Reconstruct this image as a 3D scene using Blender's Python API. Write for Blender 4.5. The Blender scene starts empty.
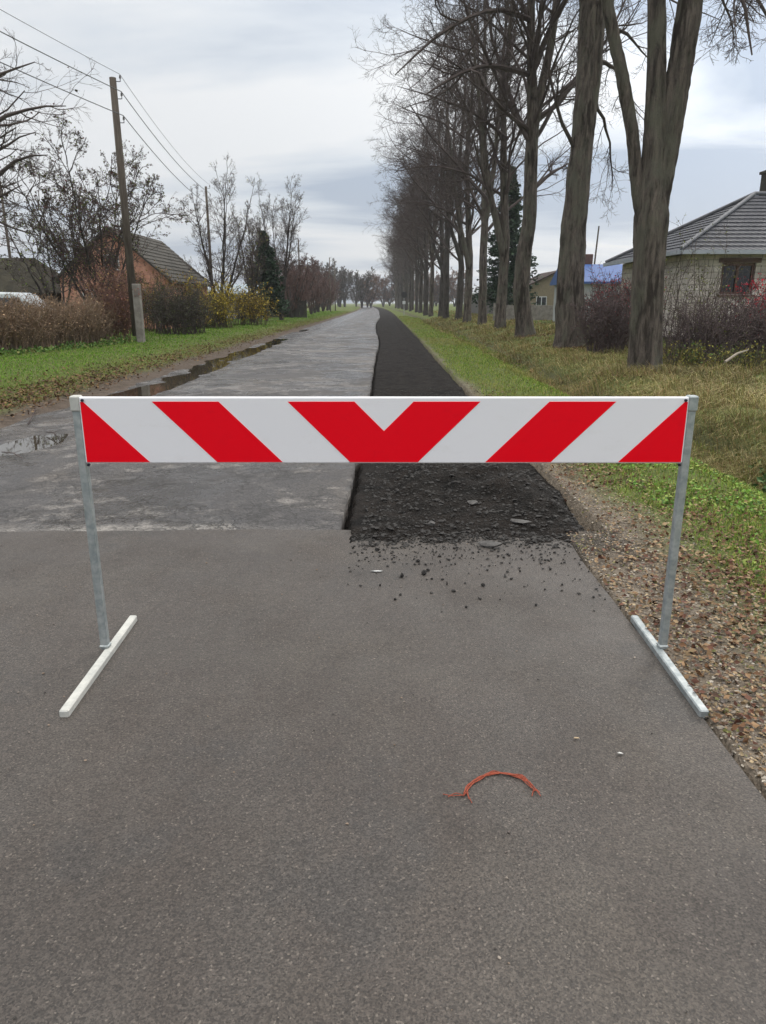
import bpy, math, random
import numpy as np
from mathutils import Vector, Matrix
R = math.radians
scn = bpy.context.scene
col = scn.collection
# ---------------------------------------------------------------- camera
TH = math.atan((512 - 303) / 720.0); EYE = 1.5; F = 720.0
cd = bpy.data.cameras.new('camera'); cam = bpy.data.objects.new('camera', cd); col.objects.link(cam)
cam.location = (0, 0, EYE); cam.rotation_euler = (math.pi / 2 - TH, 0, 0)
cd.sensor_fit = 'VERTICAL'; cd.sensor_height = 24; cd.lens = F / 1024 * 24
cd.clip_start = .05; cd.clip_end = 6000
scn.camera = cam
# ---------------------------------------------------------------- light
SUN_AZ, SUN_EL = R(38), R(26)
w = bpy.data.worlds.new('World'); scn.world = w; w.use_nodes = True
nt = w.node_tree; N = nt.nodes; L = nt.links; N.clear()
def node(t, **k):
    n = N.new(t)
    for a, b in k.items(): setattr(n, a, b)
    return n
out = node('ShaderNodeOutputWorld'); bg = node('ShaderNodeBackground'); bg.inputs[1].default_value = .1
sky = node('ShaderNodeTexSky', sky_type='NISHITA', sun_disc=False, sun_elevation=SUN_EL, sun_rotation=SUN_AZ)
tc = node('ShaderNodeTexCoord'); sep = node('ShaderNodeSeparateXYZ'); L.new(tc.outputs['Generated'], sep.inputs[0])
def wm(op, a, b=None, c=None, clamp=False):
    n = node('ShaderNodeMath', operation=op, use_clamp=clamp)
    for i, q in enumerate((a, b, c)):
        if q is None: continue
        if isinstance(q, (int, float)): n.inputs[i].default_value = q
        else: L.new(q, n.inputs[i])
    return n.outputs[0]
zz = wm('ADD', wm('MAXIMUM', sep.outputs[2], 0.0), .10)
px = wm('DIVIDE', sep.outputs[0], zz); py = wm('DIVIDE', sep.outputs[1], zz)
cmb = node('ShaderNodeCombineXYZ'); L.new(px, cmb.inputs[0]); L.new(py, cmb.inputs[1])
n1 = node('ShaderNodeTexNoise'); n1.inputs['Scale'].default_value = .62; n1.inputs['Detail'].default_value = 6; n1.inputs['Roughness'].default_value = .52; n1.inputs['Distortion'].default_value = .5
mp = node('ShaderNodeMapping'); mp.inputs['Location'].default_value = (3.1, 1.7, 0); mp.inputs['Scale'].default_value = (.55, 1.0, 1)
L.new(cmb.outputs[0], mp.inputs[0]); L.new(mp.outputs[0], n1.inputs[0])
ramp = node('ShaderNodeValToRGB'); e = ramp.color_ramp.elements
e[0].position = .41; e[0].color = (.36, .44, .56, 1); e[1].position = .585; e[1].color = (.86, .875, .89, 1)
q = ramp.color_ramp.elements.new(.5); q.color = (.66, .715, .78, 1)
L.new(n1.outputs[0], ramp.inputs[0])
# the overcast is brightest overhead and round the hidden sun
S = Vector((math.sin(SUN_AZ) * math.cos(SUN_EL), math.cos(SUN_AZ) * math.cos(SUN_EL), math.sin(SUN_EL)))
dot = node('ShaderNodeVectorMath', operation='DOT_PRODUCT'); L.new(tc.outputs['Generated'], dot.inputs[0]); dot.inputs[1].default_value = S
glow = wm('MULTIPLY', wm('POWER', wm('MAXIMUM', dot.outputs['Value'], 0.0), 7.0), .75)
zen = wm('MULTIPLY', wm('POWER', wm('MAXIMUM', sep.outputs[2], 0.0), 3.0), 29.0)
fac = wm('ADD', glow, 1.0)
mul = node('ShaderNodeVectorMath', operation='SCALE'); L.new(ramp.outputs[0], mul.inputs[0]); L.new(wm('MULTIPLY', fac, 10.0), mul.inputs['Scale'])
mix = node('ShaderNodeMixRGB'); mix.inputs[0].default_value = .93; L.new(sky.outputs[0], mix.inputs[1]); L.new(mul.outputs[0], mix.inputs[2])
zv = node('ShaderNodeVectorMath', operation='SCALE'); zv.inputs[0].default_value = (1.0, .935, .84); L.new(zen, zv.inputs['Scale'])
ad = node('ShaderNodeVectorMath', operation='ADD'); L.new(mix.outputs[0], ad.inputs[0]); L.new(zv.outputs[0], ad.inputs[1])
L.new(ad.outputs[0], bg.inputs[0]); L.new(bg.outputs[0], out.inputs[0])
sd = bpy.data.lights.new('sun', 'SUN'); sd.energy = .9; sd.angle = R(18); sd.color = (1, .95, .88)
so = bpy.data.objects.new('sun', sd); col.objects.link(so); so.rotation_euler = S.to_track_quat('Z', 'Y').to_euler(); so.location = (20, 20, 30)
vs = scn.view_settings; vs.view_transform = 'Standard'; vs.look = 'None'; vs.gamma = 1; vs.exposure = 0; vs.use_curve_mapping = False
scn.cycles.max_bounces = 6; scn.cycles.diffuse_bounces = 3; scn.cycles.glossy_bounces = 3

# ---------------------------------------------------------------- helpers
def lerp(a, b, t): return a + (b - a) * t
def sm(a, b, x):
    t = np.clip((x - a) / (b - a), 0, 1); return t * t * (3 - 2 * t)
_g = np.random.default_rng(5).random((256, 256))
def vnoise(x, y):
    x = np.asarray(x, float); y = np.asarray(y, float)
    xi = np.floor(x).astype(int); yi = np.floor(y).astype(int); fx = x - xi; fy = y - yi
    fx = fx * fx * (3 - 2 * fx); fy = fy * fy * (3 - 2 * fy)
    a = _g[xi % 256, yi % 256]; b = _g[(xi + 1) % 256, yi % 256]; c = _g[xi % 256, (yi + 1) % 256]; d = _g[(xi + 1) % 256, (yi + 1) % 256]
    return (a * (1 - fx) + b * fx) * (1 - fy) + (c * (1 - fx) + d * fx) * fy
def fbm(x, y, o=3):
    s = 0; a = .5
    for i in range(o): s = s + a * (vnoise(x, y) - .5) * 2; x = x * 2.03 + 17.3; y = y * 2.03 + 5.1; a *= .5
    return s
def tag(o, label=None, cat=None, group=None, kind=None):
    if label: o['label'] = label
    if cat: o['category'] = cat
    if group: o['group'] = group
    if kind: o['kind'] = kind
    return o
def empty(name, loc, label=None, cat=None, group=None, rz=0, kind=None):
    o = bpy.data.objects.new(name, None); o.empty_display_size = .2; col.objects.link(o); o.location = loc; o.rotation_euler = (0, 0, rz)
    return tag(o, label, cat, group, kind)
def link(name, me, mat, parent=None):
    o = bpy.data.objects.new(name, me); col.objects.link(o)
    if mat and not me.materials: me.materials.append(mat)
    if parent: o.parent = parent
    return o
def kids(o): return [c for c in bpy.data.objects if c.parent == o]
def copy_tree(o, parent=None):
    c = o.copy(); col.objects.link(c); c.parent = parent
    for ch in kids(o): copy_tree(ch, c)
    return c
def npmesh(name, V, faces, vcol=None, smooth=False):
    V = np.ascontiguousarray(V, np.float32).reshape(-1, 3); me = bpy.data.meshes.new(name)
    faces = [np.asarray(f, np.int32) for f in faces if len(f)]
    tot = [np.full(len(f), f.shape[1], np.int32) for f in faces]
    lt = np.concatenate(tot); ls = np.concatenate(([0], np.cumsum(lt)[:-1])).astype(np.int32)
    li = np.concatenate([f.ravel() for f in faces]).astype(np.int32)
    me.vertices.add(len(V)); me.vertices.foreach_set('co', V.ravel())
    me.loops.add(len(li)); me.loops.foreach_set('vertex_index', li)
    me.polygons.add(len(lt)); me.polygons.foreach_set('loop_start', ls); me.polygons.foreach_set('loop_total', lt)
    me.polygons.foreach_set('use_smooth', np.full(len(lt), smooth))
    me.update(calc_edges=True)
    if vcol is not None:
        c = np.ones((len(V), 4), np.float32); c[:, :3] = vcol
        a = me.color_attributes.new('Col', 'FLOAT_COLOR', 'POINT'); a.data.foreach_set('color', c.ravel())
    return me
class MB:
    def __init__(s): s.v = []; s.f = []
    def add(s, v, f):
        o = len(s.v); s.v += [tuple(p) for p in v]; s.f += [tuple(i + o for i in q) for q in f]; return s
    def box(s, c, d, rot=None, bev=0.0):
        x, y, z = [q / 2 for q in d]
        if bev > 0:
            b = min(bev, x * .9, y * .9, z * .9); v = []; 
            for sx in (-1, 1):
                for sy in (-1, 1):
                    for sz in (-1, 1):
                        v += [(sx * x, sy * (y - b), sz * (z - b)), (sx * (x - b), sy * y, sz * (z - b)), (sx * (x - b), sy * (y - b), sz * z)]
            import bmesh
            bm = bmesh.new()
            for p in v: bm.verts.new(p)
            bmesh.ops.convex_hull(bm, input=bm.verts); bmesh.ops.dissolve_limit(bm, angle_limit=.01, verts=bm.verts, edges=bm.edges)
            bm.verts.index_update()
            vv = [tuple(p.co) for p in bm.verts]; ff = [tuple(q.index for q in f.verts) for f in bm.faces]; bm.free()
        else:
            vv = [(sx * x, sy * y, sz * z) for sz in (-1, 1) for sy in (-1, 1) for sx in (-1, 1)]
            ff = [(0, 2, 3, 1), (4, 5, 7, 6), (0, 1, 5, 4), (1, 3, 7, 5), (3, 2, 6, 7), (2, 0, 4, 6)]
        m = Matrix.Translation(c) @ (rot.to_4x4() if rot else Matrix.Identity(4))
        return s.add([m @ Vector(p) for p in vv], ff)
    def rod(s, a, b, r, r2=None, n=10, cap=True):
        a = Vector(a); b = Vector(b); r2 = r if r2 is None else r2; d = (b - a).normalized()
        u = d.orthogonal().normalized(); t = d.cross(u); v = []
        for p, rr in ((a, r), (b, r2)):
            for k in range(n):
                g = 2 * math.pi * k / n; v.append(p + u * math.cos(g) * rr + t * math.sin(g) * rr)
        f = [(k, (k + 1) % n, n + (k + 1) % n, n + k) for k in range(n)]
        if cap: f += [tuple(range(n))[::-1], tuple(range(n, 2 * n))]
        return s.add(v, f)
    def prism(s, poly, a, b, ax=1):   # polygon in the plane across axis ax, from a to b
        n = len(poly)
        def mk(p, t):
            return {0: (t, p[0], p[1]), 1: (p[0], t, p[1]), 2: (p[0], p[1], t)}[ax]
        v = [mk(p, a) for p in poly] + [mk(p, b) for p in poly]
        f = [tuple(range(n)), tuple(range(n, 2 * n))[::-1]] + [(k, k + n, (k + 1) % n + n, (k + 1) % n) for k in range(n)]
        return s.add(v, f)
    def build(s, name, mat, parent=None, smooth=False):
        me = bpy.data.meshes.new(name); me.from_pydata(s.v, [], s.f)
        import bmesh
        bm = bmesh.new(); bm.from_mesh(me); bmesh.ops.recalc_face_normals(bm, faces=bm.faces); bm.to_mesh(me); bm.free()
        if smooth:
            me.polygons.foreach_set('use_smooth', [True] * len(me.polygons))
        return link(name, me, mat, parent)
def at(px, py, Y):            # plan reading of the photograph: point at forward distance Y
    z = EYE + Y * math.tan(math.atan((512 - py) / F) - TH)
    return Vector(((px - 383) / F * (Y * math.cos(TH) - (z - EYE) * math.sin(TH)), Y, z))

# ---------------------------------------------------------------- materials
def mat(name, color=(.5, .5, .5), rough=.8, metal=0, bump=0, bscale=30, var=0, vscale=5, attr=False, spec=.5, stretch=None, color2=None, detail=5):
    m = bpy.data.materials.new(name); m.use_nodes = True; n = m.node_tree.nodes; l = m.node_tree.links
    b = n['Principled BSDF']; b.inputs['Roughness'].default_value = rough; b.inputs['Metallic'].default_value = metal
    b.inputs['Specular IOR Level'].default_value = spec
    t = n.new('ShaderNodeTexCoord'); src = t.outputs['Object']
    if stretch:
        mp = n.new('ShaderNodeMapping'); mp.inputs['Scale'].default_value = stretch; l.new(src, mp.inputs[0]); src = mp.outputs[0]
    base = None
    if attr:
        a = n.new('ShaderNodeAttribute'); a.attribute_name = 'Col'; base = a.outputs['Color']
    if var or color2:
        ns = n.new('ShaderNodeTexNoise'); ns.inputs['Scale'].default_value = vscale; ns.inputs['Detail'].default_value = detail; ns.inputs['Roughness'].default_value = .65; l.new(src, ns.inputs[0])
        if color2:
            r = n.new('ShaderNodeValToRGB'); r.color_ramp.elements[0].position = .38; r.color_ramp.elements[1].position = .62
            r.color_ramp.elements[0].color = (*color, 1); r.color_ramp.elements[1].color = (*color2, 1); l.new(ns.outputs[0], r.inputs[0]); base = r.outputs[0]
        else:
            mr = n.new('ShaderNodeMapRange'); mr.inputs[1].default_value = .3; mr.inputs[2].default_value = .7; mr.inputs[3].default_value = 1 - var; mr.inputs[4].default_value = 1 + var
            l.new(ns.outputs[0], mr.inputs[0]); vm = n.new('ShaderNodeVectorMath'); vm.operation = 'SCALE'; l.new(mr.outputs[0], vm.inputs['Scale'])
            if base: l.new(base, vm.inputs[0])
            else: vm.inputs[0].default_value = color
            base = vm.outputs[0]
    if base: l.new(base, b.inputs['Base Color'])
    else: b.inputs['Base Color'].default_value = (*color, 1)
    if bump:
        nb = n.new('ShaderNodeTexNoise'); nb.inputs['Scale'].default_value = bscale; nb.inputs['Detail'].default_value = 6; l.new(src, nb.inputs[0])
        bp = n.new('ShaderNodeBump'); bp.inputs['Strength'].default_value = bump; bp.inputs['Distance'].default_value = 1.0 / bscale; l.new(nb.outputs[0], bp.inputs['Height']); l.new(bp.outputs[0], b.inputs['Normal'])
    return m
def nodes_of(m): return m.node_tree.nodes, m.node_tree.links
class G:                       # tiny node-graph writer
    def __init__(s, name, spec=.5):
        s.m = bpy.data.materials.new(name); s.m.use_nodes = True; s.n = s.m.node_tree.nodes; s.l = s.m.node_tree.links
        s.b = s.n['Principled BSDF']; s.b.inputs['Specular IOR Level'].default_value = spec; s.pos = s.n.new('ShaderNodeTexCoord').outputs['Object']
    def put(s, sock, v):
        if isinstance(v, (int, float)): sock.default_value = v
        elif isinstance(v, tuple): sock.default_value = v if len(v) == len(sock.default_value) else (*v, 1)
        else: s.l.new(v, sock)
    def map(s, scale, loc=(0, 0, 0), src=None):
        n = s.n.new('ShaderNodeMapping'); n.inputs['Scale'].default_value = scale; n.inputs['Location'].default_value = loc; s.l.new(src or s.pos, n.inputs[0]); return n.outputs[0]
    def noise(s, scale, detail=4, rough=.6, src=None, dist=0, color=False):
        n = s.n.new('ShaderNodeTexNoise'); n.inputs['Scale'].default_value = scale; n.inputs['Detail'].default_value = detail; n.inputs['Roughness'].default_value = rough; n.inputs['Distortion'].default_value = dist
        s.l.new(src or s.pos, n.inputs[0]); return n.outputs[1 if color else 0]
    def voro(s, scale, feature='F1', out='Distance', src=None):
        n = s.n.new('ShaderNodeTexVoronoi'); n.feature = feature; n.inputs['Scale'].default_value = scale; s.l.new(src or s.pos, n.inputs[0]); return n.outputs[out]
    def rng(s, v, a, b, c=0.0, d=1.0):
        n = s.n.new('ShaderNodeMapRange'); s.put(n.inputs[0], v)
        for i, q in enumerate((a, b, c, d)): n.inputs[i + 1].default_value = q
        return n.outputs[0]
    def math(s, op, a, b=0.0, clamp=False):
        n = s.n.new('ShaderNodeMath'); n.operation = op; n.use_clamp = clamp; s.put(n.inputs[0], a); s.put(n.inputs[1], b); return n.outputs[0]
    def mix(s, f, a, b, mode='MIX'):
        n = s.n.new('ShaderNodeMixRGB'); n.blend_type = mode; s.put(n.inputs[0], f); s.put(n.inputs[1], a); s.put(n.inputs[2], b); return n.outputs[0]
    def vadd(s, a, b, k=1.0):
        n = s.n.new('ShaderNodeVectorMath'); n.operation = 'MULTIPLY_ADD'; s.put(n.inputs[0], b); n.inputs[1].default_value = (k, k, k); s.put(n.inputs[2], a); return n.outputs[0]
    def sep(s, i, src=None):
        n = s.n.new('ShaderNodeSeparateXYZ'); s.l.new(src or s.pos, n.inputs[0]); return n.outputs[i]
    def bump(s, h, strength, dist, nrm=None):
        n = s.n.new('ShaderNodeBump'); n.inputs['Strength'].default_value = strength; n.inputs['Distance'].default_value = dist; s.put(n.inputs['Height'], h)
        if nrm: s.l.new(nrm, n.inputs['Normal'])
        return n.outputs[0]
    def done(s, c=None, rough=None, nrm=None, metal=None):
        if c is not None: s.put(s.b.inputs['Base Color'], c)
        if rough is not None: s.put(s.b.inputs['Roughness'], rough)
        if nrm is not None: s.l.new(nrm, s.b.inputs['Normal'])
        if metal is not None: s.put(s.b.inputs['Metallic'], metal)
        return s.m
M = {}
# fresh damp asphalt
g = G('new_asphalt', .5)
cell = g.voro(190, out='Color'); cs = g.sep(0, cell); cs2 = g.sep(1, cell)
stone = g.rng(cs, .0, 1.0, .50, 1.50)
c = g.mix(g.rng(g.noise(1.1, 5), .35, .65), (.052, .043, .037), (.073, .061, .052))
c = g.mix(g.rng(g.noise(3.7, 4, src=g.map((1, .45, 1))), .42, .68, 0, .45), c, (.080, .072, .064))
c = g.mix(g.rng(g.noise(.55, 4, .6, src=g.map((1, 1, 1), (2, 5, 0))), .52, .66, 0, .5), c, (.088, .075, .060))
c = g.mix(g.rng(g.noise(.9, 6, .7, src=g.map((1, 1, 1), (8, 1, 0))), .56, .64, 0, .45), c, (.045, .043, .042))
c = g.mix(1.0, c, stone, 'MULTIPLY')
c = g.mix(g.rng(cs2, .965, .985, 0, .6), c, (.22, .19, .16))
c = g.mix(g.rng(g.noise(230, 2), .55, .66, 0, .75), c, (.020, .018, .017))
h = g.math('ADD', g.voro(150), g.noise(320, 3))
M['new'] = g.done(c, g.rng(g.noise(1.6, 5), .38, .62, .42, .66), g.bump(h, .8, .003))
# worn patched asphalt, wet in places
g = G('worn_asphalt', .45)
wp = g.vadd(g.pos, g.noise(2.2, 5, color=True), .8)
pr = g.sep(0, g.voro(.62, out='Color', src=wp))
c = g.mix(g.rng(pr, .35, .7), (.060, .055, .053), (.150, .138, .130))
c = g.mix(g.rng(g.noise(1.3, 6, .72, src=wp), .515, .545, 0, .9), c, (.055, .052, .052))
c = g.mix(g.rng(g.noise(2.9, 7, .75, src=g.map((1, 1, 1), (5, 2, 0))), .52, .60, 0, .75), c, (.215, .198, .182))
c = g.mix(g.rng(g.noise(11, 5, .7), .50, .66, 0, .55), c, (.085, .075, .068))
c = g.mix(g.rng(g.noise(.8, 3, src=g.map((1, .5, 1), (2, 7, 1))), .52, .62, 0, .35), c, (.15, .125, .10))
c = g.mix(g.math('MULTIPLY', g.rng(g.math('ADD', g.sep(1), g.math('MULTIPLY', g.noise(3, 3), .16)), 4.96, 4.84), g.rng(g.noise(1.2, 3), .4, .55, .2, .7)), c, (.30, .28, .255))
c = g.mix(g.rng(g.noise(.75, 5, .6, src=g.map((1, .8, 1), (11, 4, 0)), dist=.6), .50, .53, 0, .72), c, (.050, .047, .048))
cell = g.voro(70, out='Color'); c = g.mix(1.0, c, g.rng(g.sep(0, cell), 0, 1, .6, 1.4), 'MULTIPLY')
wp2 = g.vadd(g.pos, g.noise(5, 5, .7, color=True), .30)
cr = g.voro(1.3, 'DISTANCE_TO_EDGE', src=wp2); cr2 = g.voro(7.0, 'DISTANCE_TO_EDGE', src=wp2)
cm = g.math('MAXIMUM', g.math('MULTIPLY', g.rng(cr, .003, .018, 1, 0), g.rng(g.noise(.9, 3), .47, .54)), g.math('MULTIPLY', g.rng(cr2, .02, .07, 1, 0), g.rng(g.noise(1.2, 4, src=g.map((1, 1, 1), (7, 3, 0))), .50, .55)))
c = g.mix(g.math('MULTIPLY', cm, .8), c, (.030, .028, .026))
wet = g.rng(g.noise(1.0, 5, .65, src=g.map((.8, 1.0, 1), (4, 9, 0))), .48, .56)
wet = g.math('MAXIMUM', wet, g.math('MULTIPLY', g.rng(g.sep(0), -3.0, -3.7), g.rng(g.noise(1.7, 4), .42, .5)))
c = g.mix(g.math('MULTIPLY', wet, .25), c, (.05, .047, .046))
ht = g.math('SUBTRACT', g.math('ADD', g.math('MULTIPLY', g.voro(70), .5), g.math('MULTIPLY', g.noise(4.0, 8, .7), 1.8)), g.math('MULTIPLY', cm, .6))
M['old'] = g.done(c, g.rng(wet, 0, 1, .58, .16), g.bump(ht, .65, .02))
# black millings
g = G('black_millings', .12)
c = g.mix(g.rng(g.noise(4, 6), .35, .65), (.005, .0045, .004), (.022, .018, .0155))
c = g.mix(g.rng(g.noise(70, 4), .58, .72, 0, .7), c, (.055, .047, .041))
M['black'] = g.done(c, .82, g.bump(g.math('ADD', g.voro(55), g.noise(30, 5)), .9, .02))
g = G('ground_soil', .1)
a = g.n.new('ShaderNodeAttribute'); a.attribute_name = 'Col'
c = g.mix(1.0, a.outputs['Color'], g.rng(g.noise(6, 6, .7), .3, .7, .6, 1.4), 'MULTIPLY')
c = g.mix(1.0, c, g.rng(g.sep(0, g.voro(70, out='Color')), 0, 1, .7, 1.3), 'MULTIPLY')
M['soil'] = g.done(c, g.rng(g.noise(1.3), .4, .6, .7, .95), g.bump(g.math('ADD', g.voro(60), g.noise(25, 5)), .8, .015))
g = G('puddle_water')
M['water'] = g.done((.035, .028, .02), .02, g.bump(g.noise(6, 2), .03, .01)); g.b.inputs['IOR'].default_value = 1.33
M['blade'] = mat('grass_blade', attr=True, rough=.7, spec=.12)
M['leaf'] = mat('fallen_leaf', attr=True, rough=.65, spec=.18)
M['stone'] = mat('gravel_stone', attr=True, rough=.8, var=.2, vscale=60)
M['crumb'] = mat('asphalt_crumb', (.022, .020, .018), .75, bump=.6, bscale=60, var=.5, vscale=30)
# bark
def bark(name, c1, c2, c3):
    g = G(name, .2)
    f = g.noise(1.0, 6, .7, src=g.map((9, 9, 1.6)), dist=.6)
    c = g.mix(g.rng(f, .38, .62), c1, c2)
    c = g.mix(g.rng(g.noise(1.4, 5, .65, src=g.map((1.4, 1.4, .8))), .47, .62, 0, .75), c, c3)
    c = g.mix(g.rng(g.noise(40, 3), .55, .7, 0, .4), c, (.03, .026, .024))
    c = g.mix(g.rng(g.noise(.9, 5, .6, src=g.map((3.0, 3.0, .55), (3, 1, 2))), .57, .62, 0, .85), c, (.028, .022, .018))
    return g.done(c, .9, g.bump(g.noise(1, 7, .7, src=g.map((14, 14, 2.4)), dist=.8), 1.0, .045))
M['bark'] = bark('lime_bark', (.040, .033, .029), (.165, .138, .118), (.115, .114, .088))
M['bark2'] = bark('dark_bark', (.036, .031, .029), (.095, .082, .075), (.075, .073, .062))
M['twig'] = mat('bare_twig', (.088, .070, .066), .85, var=.35, vscale=2, spec=.2)
M['twig_red'] = mat('reddish_twig', (.125, .078, .070), .85, var=.35, vscale=2, spec=.2)
M['twig_tan'] = mat('dry_stem', attr=True, rough=.8, spec=.2)
# metals, paints, building stuff
g = G('galvanised_steel')
M['zinc'] = g.done(g.mix(g.rng(g.noise(35, 4), .35, .65), (.30, .34, .35), (.46, .49, .49)), g.rng(g.noise(20), .3, .7, .42, .62), g.bump(g.noise(180, 3), .12, .002), .55)
g = G('limed_steel')
M['foot'] = g.done(g.mix(g.rng(g.noise(14, 6, .75), .40, .70), (.58, .58, .54), (.42, .43, .41)), .6, g.bump(g.noise(90, 4), .3, .002), .1)
def sheeting(name, c, dirt):
    g = G(name, .3); d = g.math('MULTIPLY', g.rng(g.noise(9, 6, .75, src=g.map((1, 1, 2.2))), .56, .75), .28); d2 = g.rng(g.noise(130, 2), .70, .76, 0, .35); lo_ = g.rng(g.sep(2), 1.0, .87, 0, .5)
    cc_ = g.mix(d, c, dirt); cc_ = g.mix(g.math('MULTIPLY', d2, lo_), cc_, (.12, .09, .07)); hx = g.voro(260); return g.done(cc_, g.rng(g.noise(5, 4), .35, .65, .36, .52), g.bump(hx, .06, .001))
M['white'] = sheeting('white_sheeting', (.86, .86, .90), (.68, .66, .65))
M['red'] = sheeting('red_sheeting', (.90, .002, .014), (.72, .004, .02)); M['red'].node_tree.nodes['Principled BSDF'].inputs['Specular IOR Level'].default_value = .12
M['bolt'] = mat('dark_bolt', (.03, .03, .05), .5, .6)
M['twine'] = mat('orange_twine', (.30, .065, .032), .8, var=.4, vscale=120, bump=.5, bscale=300)
M['pebble'] = mat('white_pebble', (.75, .74, .70), .6, var=.1, vscale=80)
M['wood_pole'] = mat('weathered_pole', (.075, .058, .045), .9, color2=(.135, .112, .09), vscale=1, stretch=(20, 20, 1.5), bump=.5, bscale=12)
M['concrete'] = mat('concrete', (.19, .17, .155), .9, color2=(.30, .28, .25), vscale=4, bump=.3, bscale=40)
M['ceramic'] = mat('ceramic', (.10, .09, .09), .3)
M['wire'] = mat('wire', (.06, .065, .07), .5)
M['dark_wood'] = mat('dark_wood', (.035, .033, .03), .9, color2=(.065, .06, .052), vscale=1, stretch=(12, 12, 1))
M['orange_wall'] = mat('orange_render', (.50, .24, .165), .9, color2=(.60, .33, .24), vscale=2.5, bump=.2, bscale=30)
M['slate'] = mat('old_slate', (.045, .042, .036), .9, color2=(.078, .070, .058), vscale=2.2, bump=.4, bscale=14)
M['moss_roof'] = mat('mossy_roof', (.030, .028, .022), .95, spec=.1, color2=(.055, .05, .036), vscale=1.5, bump=.4, bscale=14)
M['glass'] = mat('window_glass', (.02, .022, .025), .08)
M['frame'] = mat('brown_frame', (.12, .062, .048), .6, var=.2)
M['trim'] = mat('white_trim', (.62, .64, .66), .5, var=.08)
M['blue'] = mat('blue_sheet_roof', (.045, .115, .33), .5, var=.15, vscale=2)
M['grey_wall'] = mat('grey_render', (.40, .42, .43), .85, color2=(.52, .53, .53), vscale=1.5)
M['gutter'] = mat('gutter_grey', (.30, .32, .34), .5)
M['car_paint'] = mat('white_car_paint', (.72, .77, .80), .22, var=.02)
M['rubber'] = mat('rubber', (.02, .02, .02), .85)
g = G('block_wall')
br = g.n.new('ShaderNodeTexBrick'); br.inputs['Scale'].default_value = 1; br.inputs['Brick Width'].default_value = .42; br.inputs['Row Height'].default_value = .21
br.inputs['Mortar Size'].default_value = .018; br.inputs['Color1'].default_value = (.70, .635, .585, 1); br.inputs['Color2'].default_value = (.54, .475, .435, 1); br.inputs['Mortar'].default_value = (.40, .36, .315, 1); br.inputs['Bias'].default_value = -.1
sx = g.n.new('ShaderNodeCombineXYZ'); g.l.new(g.math('ADD', g.sep(0), g.sep(1)), sx.inputs[0]); g.l.new(g.sep(2), sx.inputs[1]); g.l.new(sx.outputs[0], br.inputs[0])
M['block'] = g.done(g.mix(1.0, br.outputs[0], g.rng(g.noise(2.5, 5), .3, .7, .75, 1.2), 'MULTIPLY'), .9, g.bump(br.outputs[1], -.6, .01))
g = G('grey_roof_tile', .25)
tl = g.math('SINE', g.math('MULTIPLY', g.math('ADD', g.sep(0), g.sep(1)), 27.0))
M['tile'] = g.done(g.mix(g.rng(g.noise(3, 5), .35, .65), (.044, .047, .058), (.070, .073, .086)), .55, g.bump(tl, .5, .02))

# ---------------------------------------------------------------- growing things
def norm(a): return a / np.maximum(np.linalg.norm(a, axis=-1, keepdims=True), 1e-9)
def tubes(P, Rr, S):
    B, n, _ = P.shape; T = norm(np.gradient(P, axis=1)); ch = norm(P[:, -1] - P[:, 0])
    ref = np.where(np.abs(ch[:, 2:3]) < .8, np.array([[0, 0, 1.]]), np.array([[1., 0, 0]]))
    u = norm(np.cross(T, ref[:, None, :])); v = np.cross(T, u)
    a = np.arange(S) * 2 * np.pi / S
    V = P[:, :, None, :] + Rr[:, :, None, None] * (np.cos(a)[None, None, :, None] * u[:, :, None, :] + np.sin(a)[None, None, :, None] * v[:, :, None, :])
    b = (np.arange(B) * n * S)[:, None, None]; i = (np.arange(n - 1) * S)[None, :, None]; k = np.arange(S)[None, None, :]; k2 = (k + 1) % S
    Fq = np.stack([b + i + k, b + i + k2, b + i + S + k2, b + i + S + k], -1).reshape(-1, 4)
    return V.reshape(-1, 3), Fq
def merge(parts):
    V = []; Fs = []; o = 0
    for v, f in parts: V.append(v); Fs.append(f + o); o += len(v)
    return np.concatenate(V), Fs
def grow(rg, P, Rr, n, t0, ang, ratio, npts, up, jit, rmul=.6, rmin=.004, taper=.35, t1=1.0, droop=0.0):
    B, m, _ = P.shape; Ls = np.linalg.norm(np.diff(P, axis=1), axis=2).sum(1)
    t = rg.uniform(t0, t1, (B, n)); x = t * (m - 1); i = np.clip(x.astype(int), 0, m - 2); fr = (x - i)[..., None]
    bi = np.arange(B)[:, None]; base = P[bi, i] * (1 - fr) + P[bi, i + 1] * fr; T = norm(P[bi, i + 1] - P[bi, i])
    r = (Rr[bi, i] * (1 - fr[..., 0]) + Rr[bi, i + 1] * fr[..., 0]) * rmul * rg.uniform(.6, 1.1, (B, n))
    q = rg.normal(size=(B, n, 3)); q = norm(q - (q * T).sum(-1, keepdims=True) * T)
    a = np.radians(rg.uniform(ang[0], ang[1], (B, n)))[..., None]; d = norm(np.cos(a) * T + np.sin(a) * q)
    ln = Ls[:, None] * ratio * rg.uniform(.55, 1.2, (B, n)) * (1.1 - .5 * (t - t0) / max(1 - t0, .01))
    base = base.reshape(-1, 3); d = d.reshape(-1, 3); ln = ln.reshape(-1); r = np.maximum(r.reshape(-1), rmin)
    pts = [base]; st = (ln / (npts - 1))[:, None]
    for k in range(npts - 1):
        pts.append(pts[-1] + d * st); d = d + rg.normal(size=d.shape) * jit; d[:, 2] += up - droop * k / npts; d = norm(d)
    s = np.linspace(0, 1, npts)[None, :]; Rc = np.maximum(r[:, None] * (1 - (1 - taper) * s), rmin * .6)
    return np.stack(pts, 1), Rc
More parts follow.
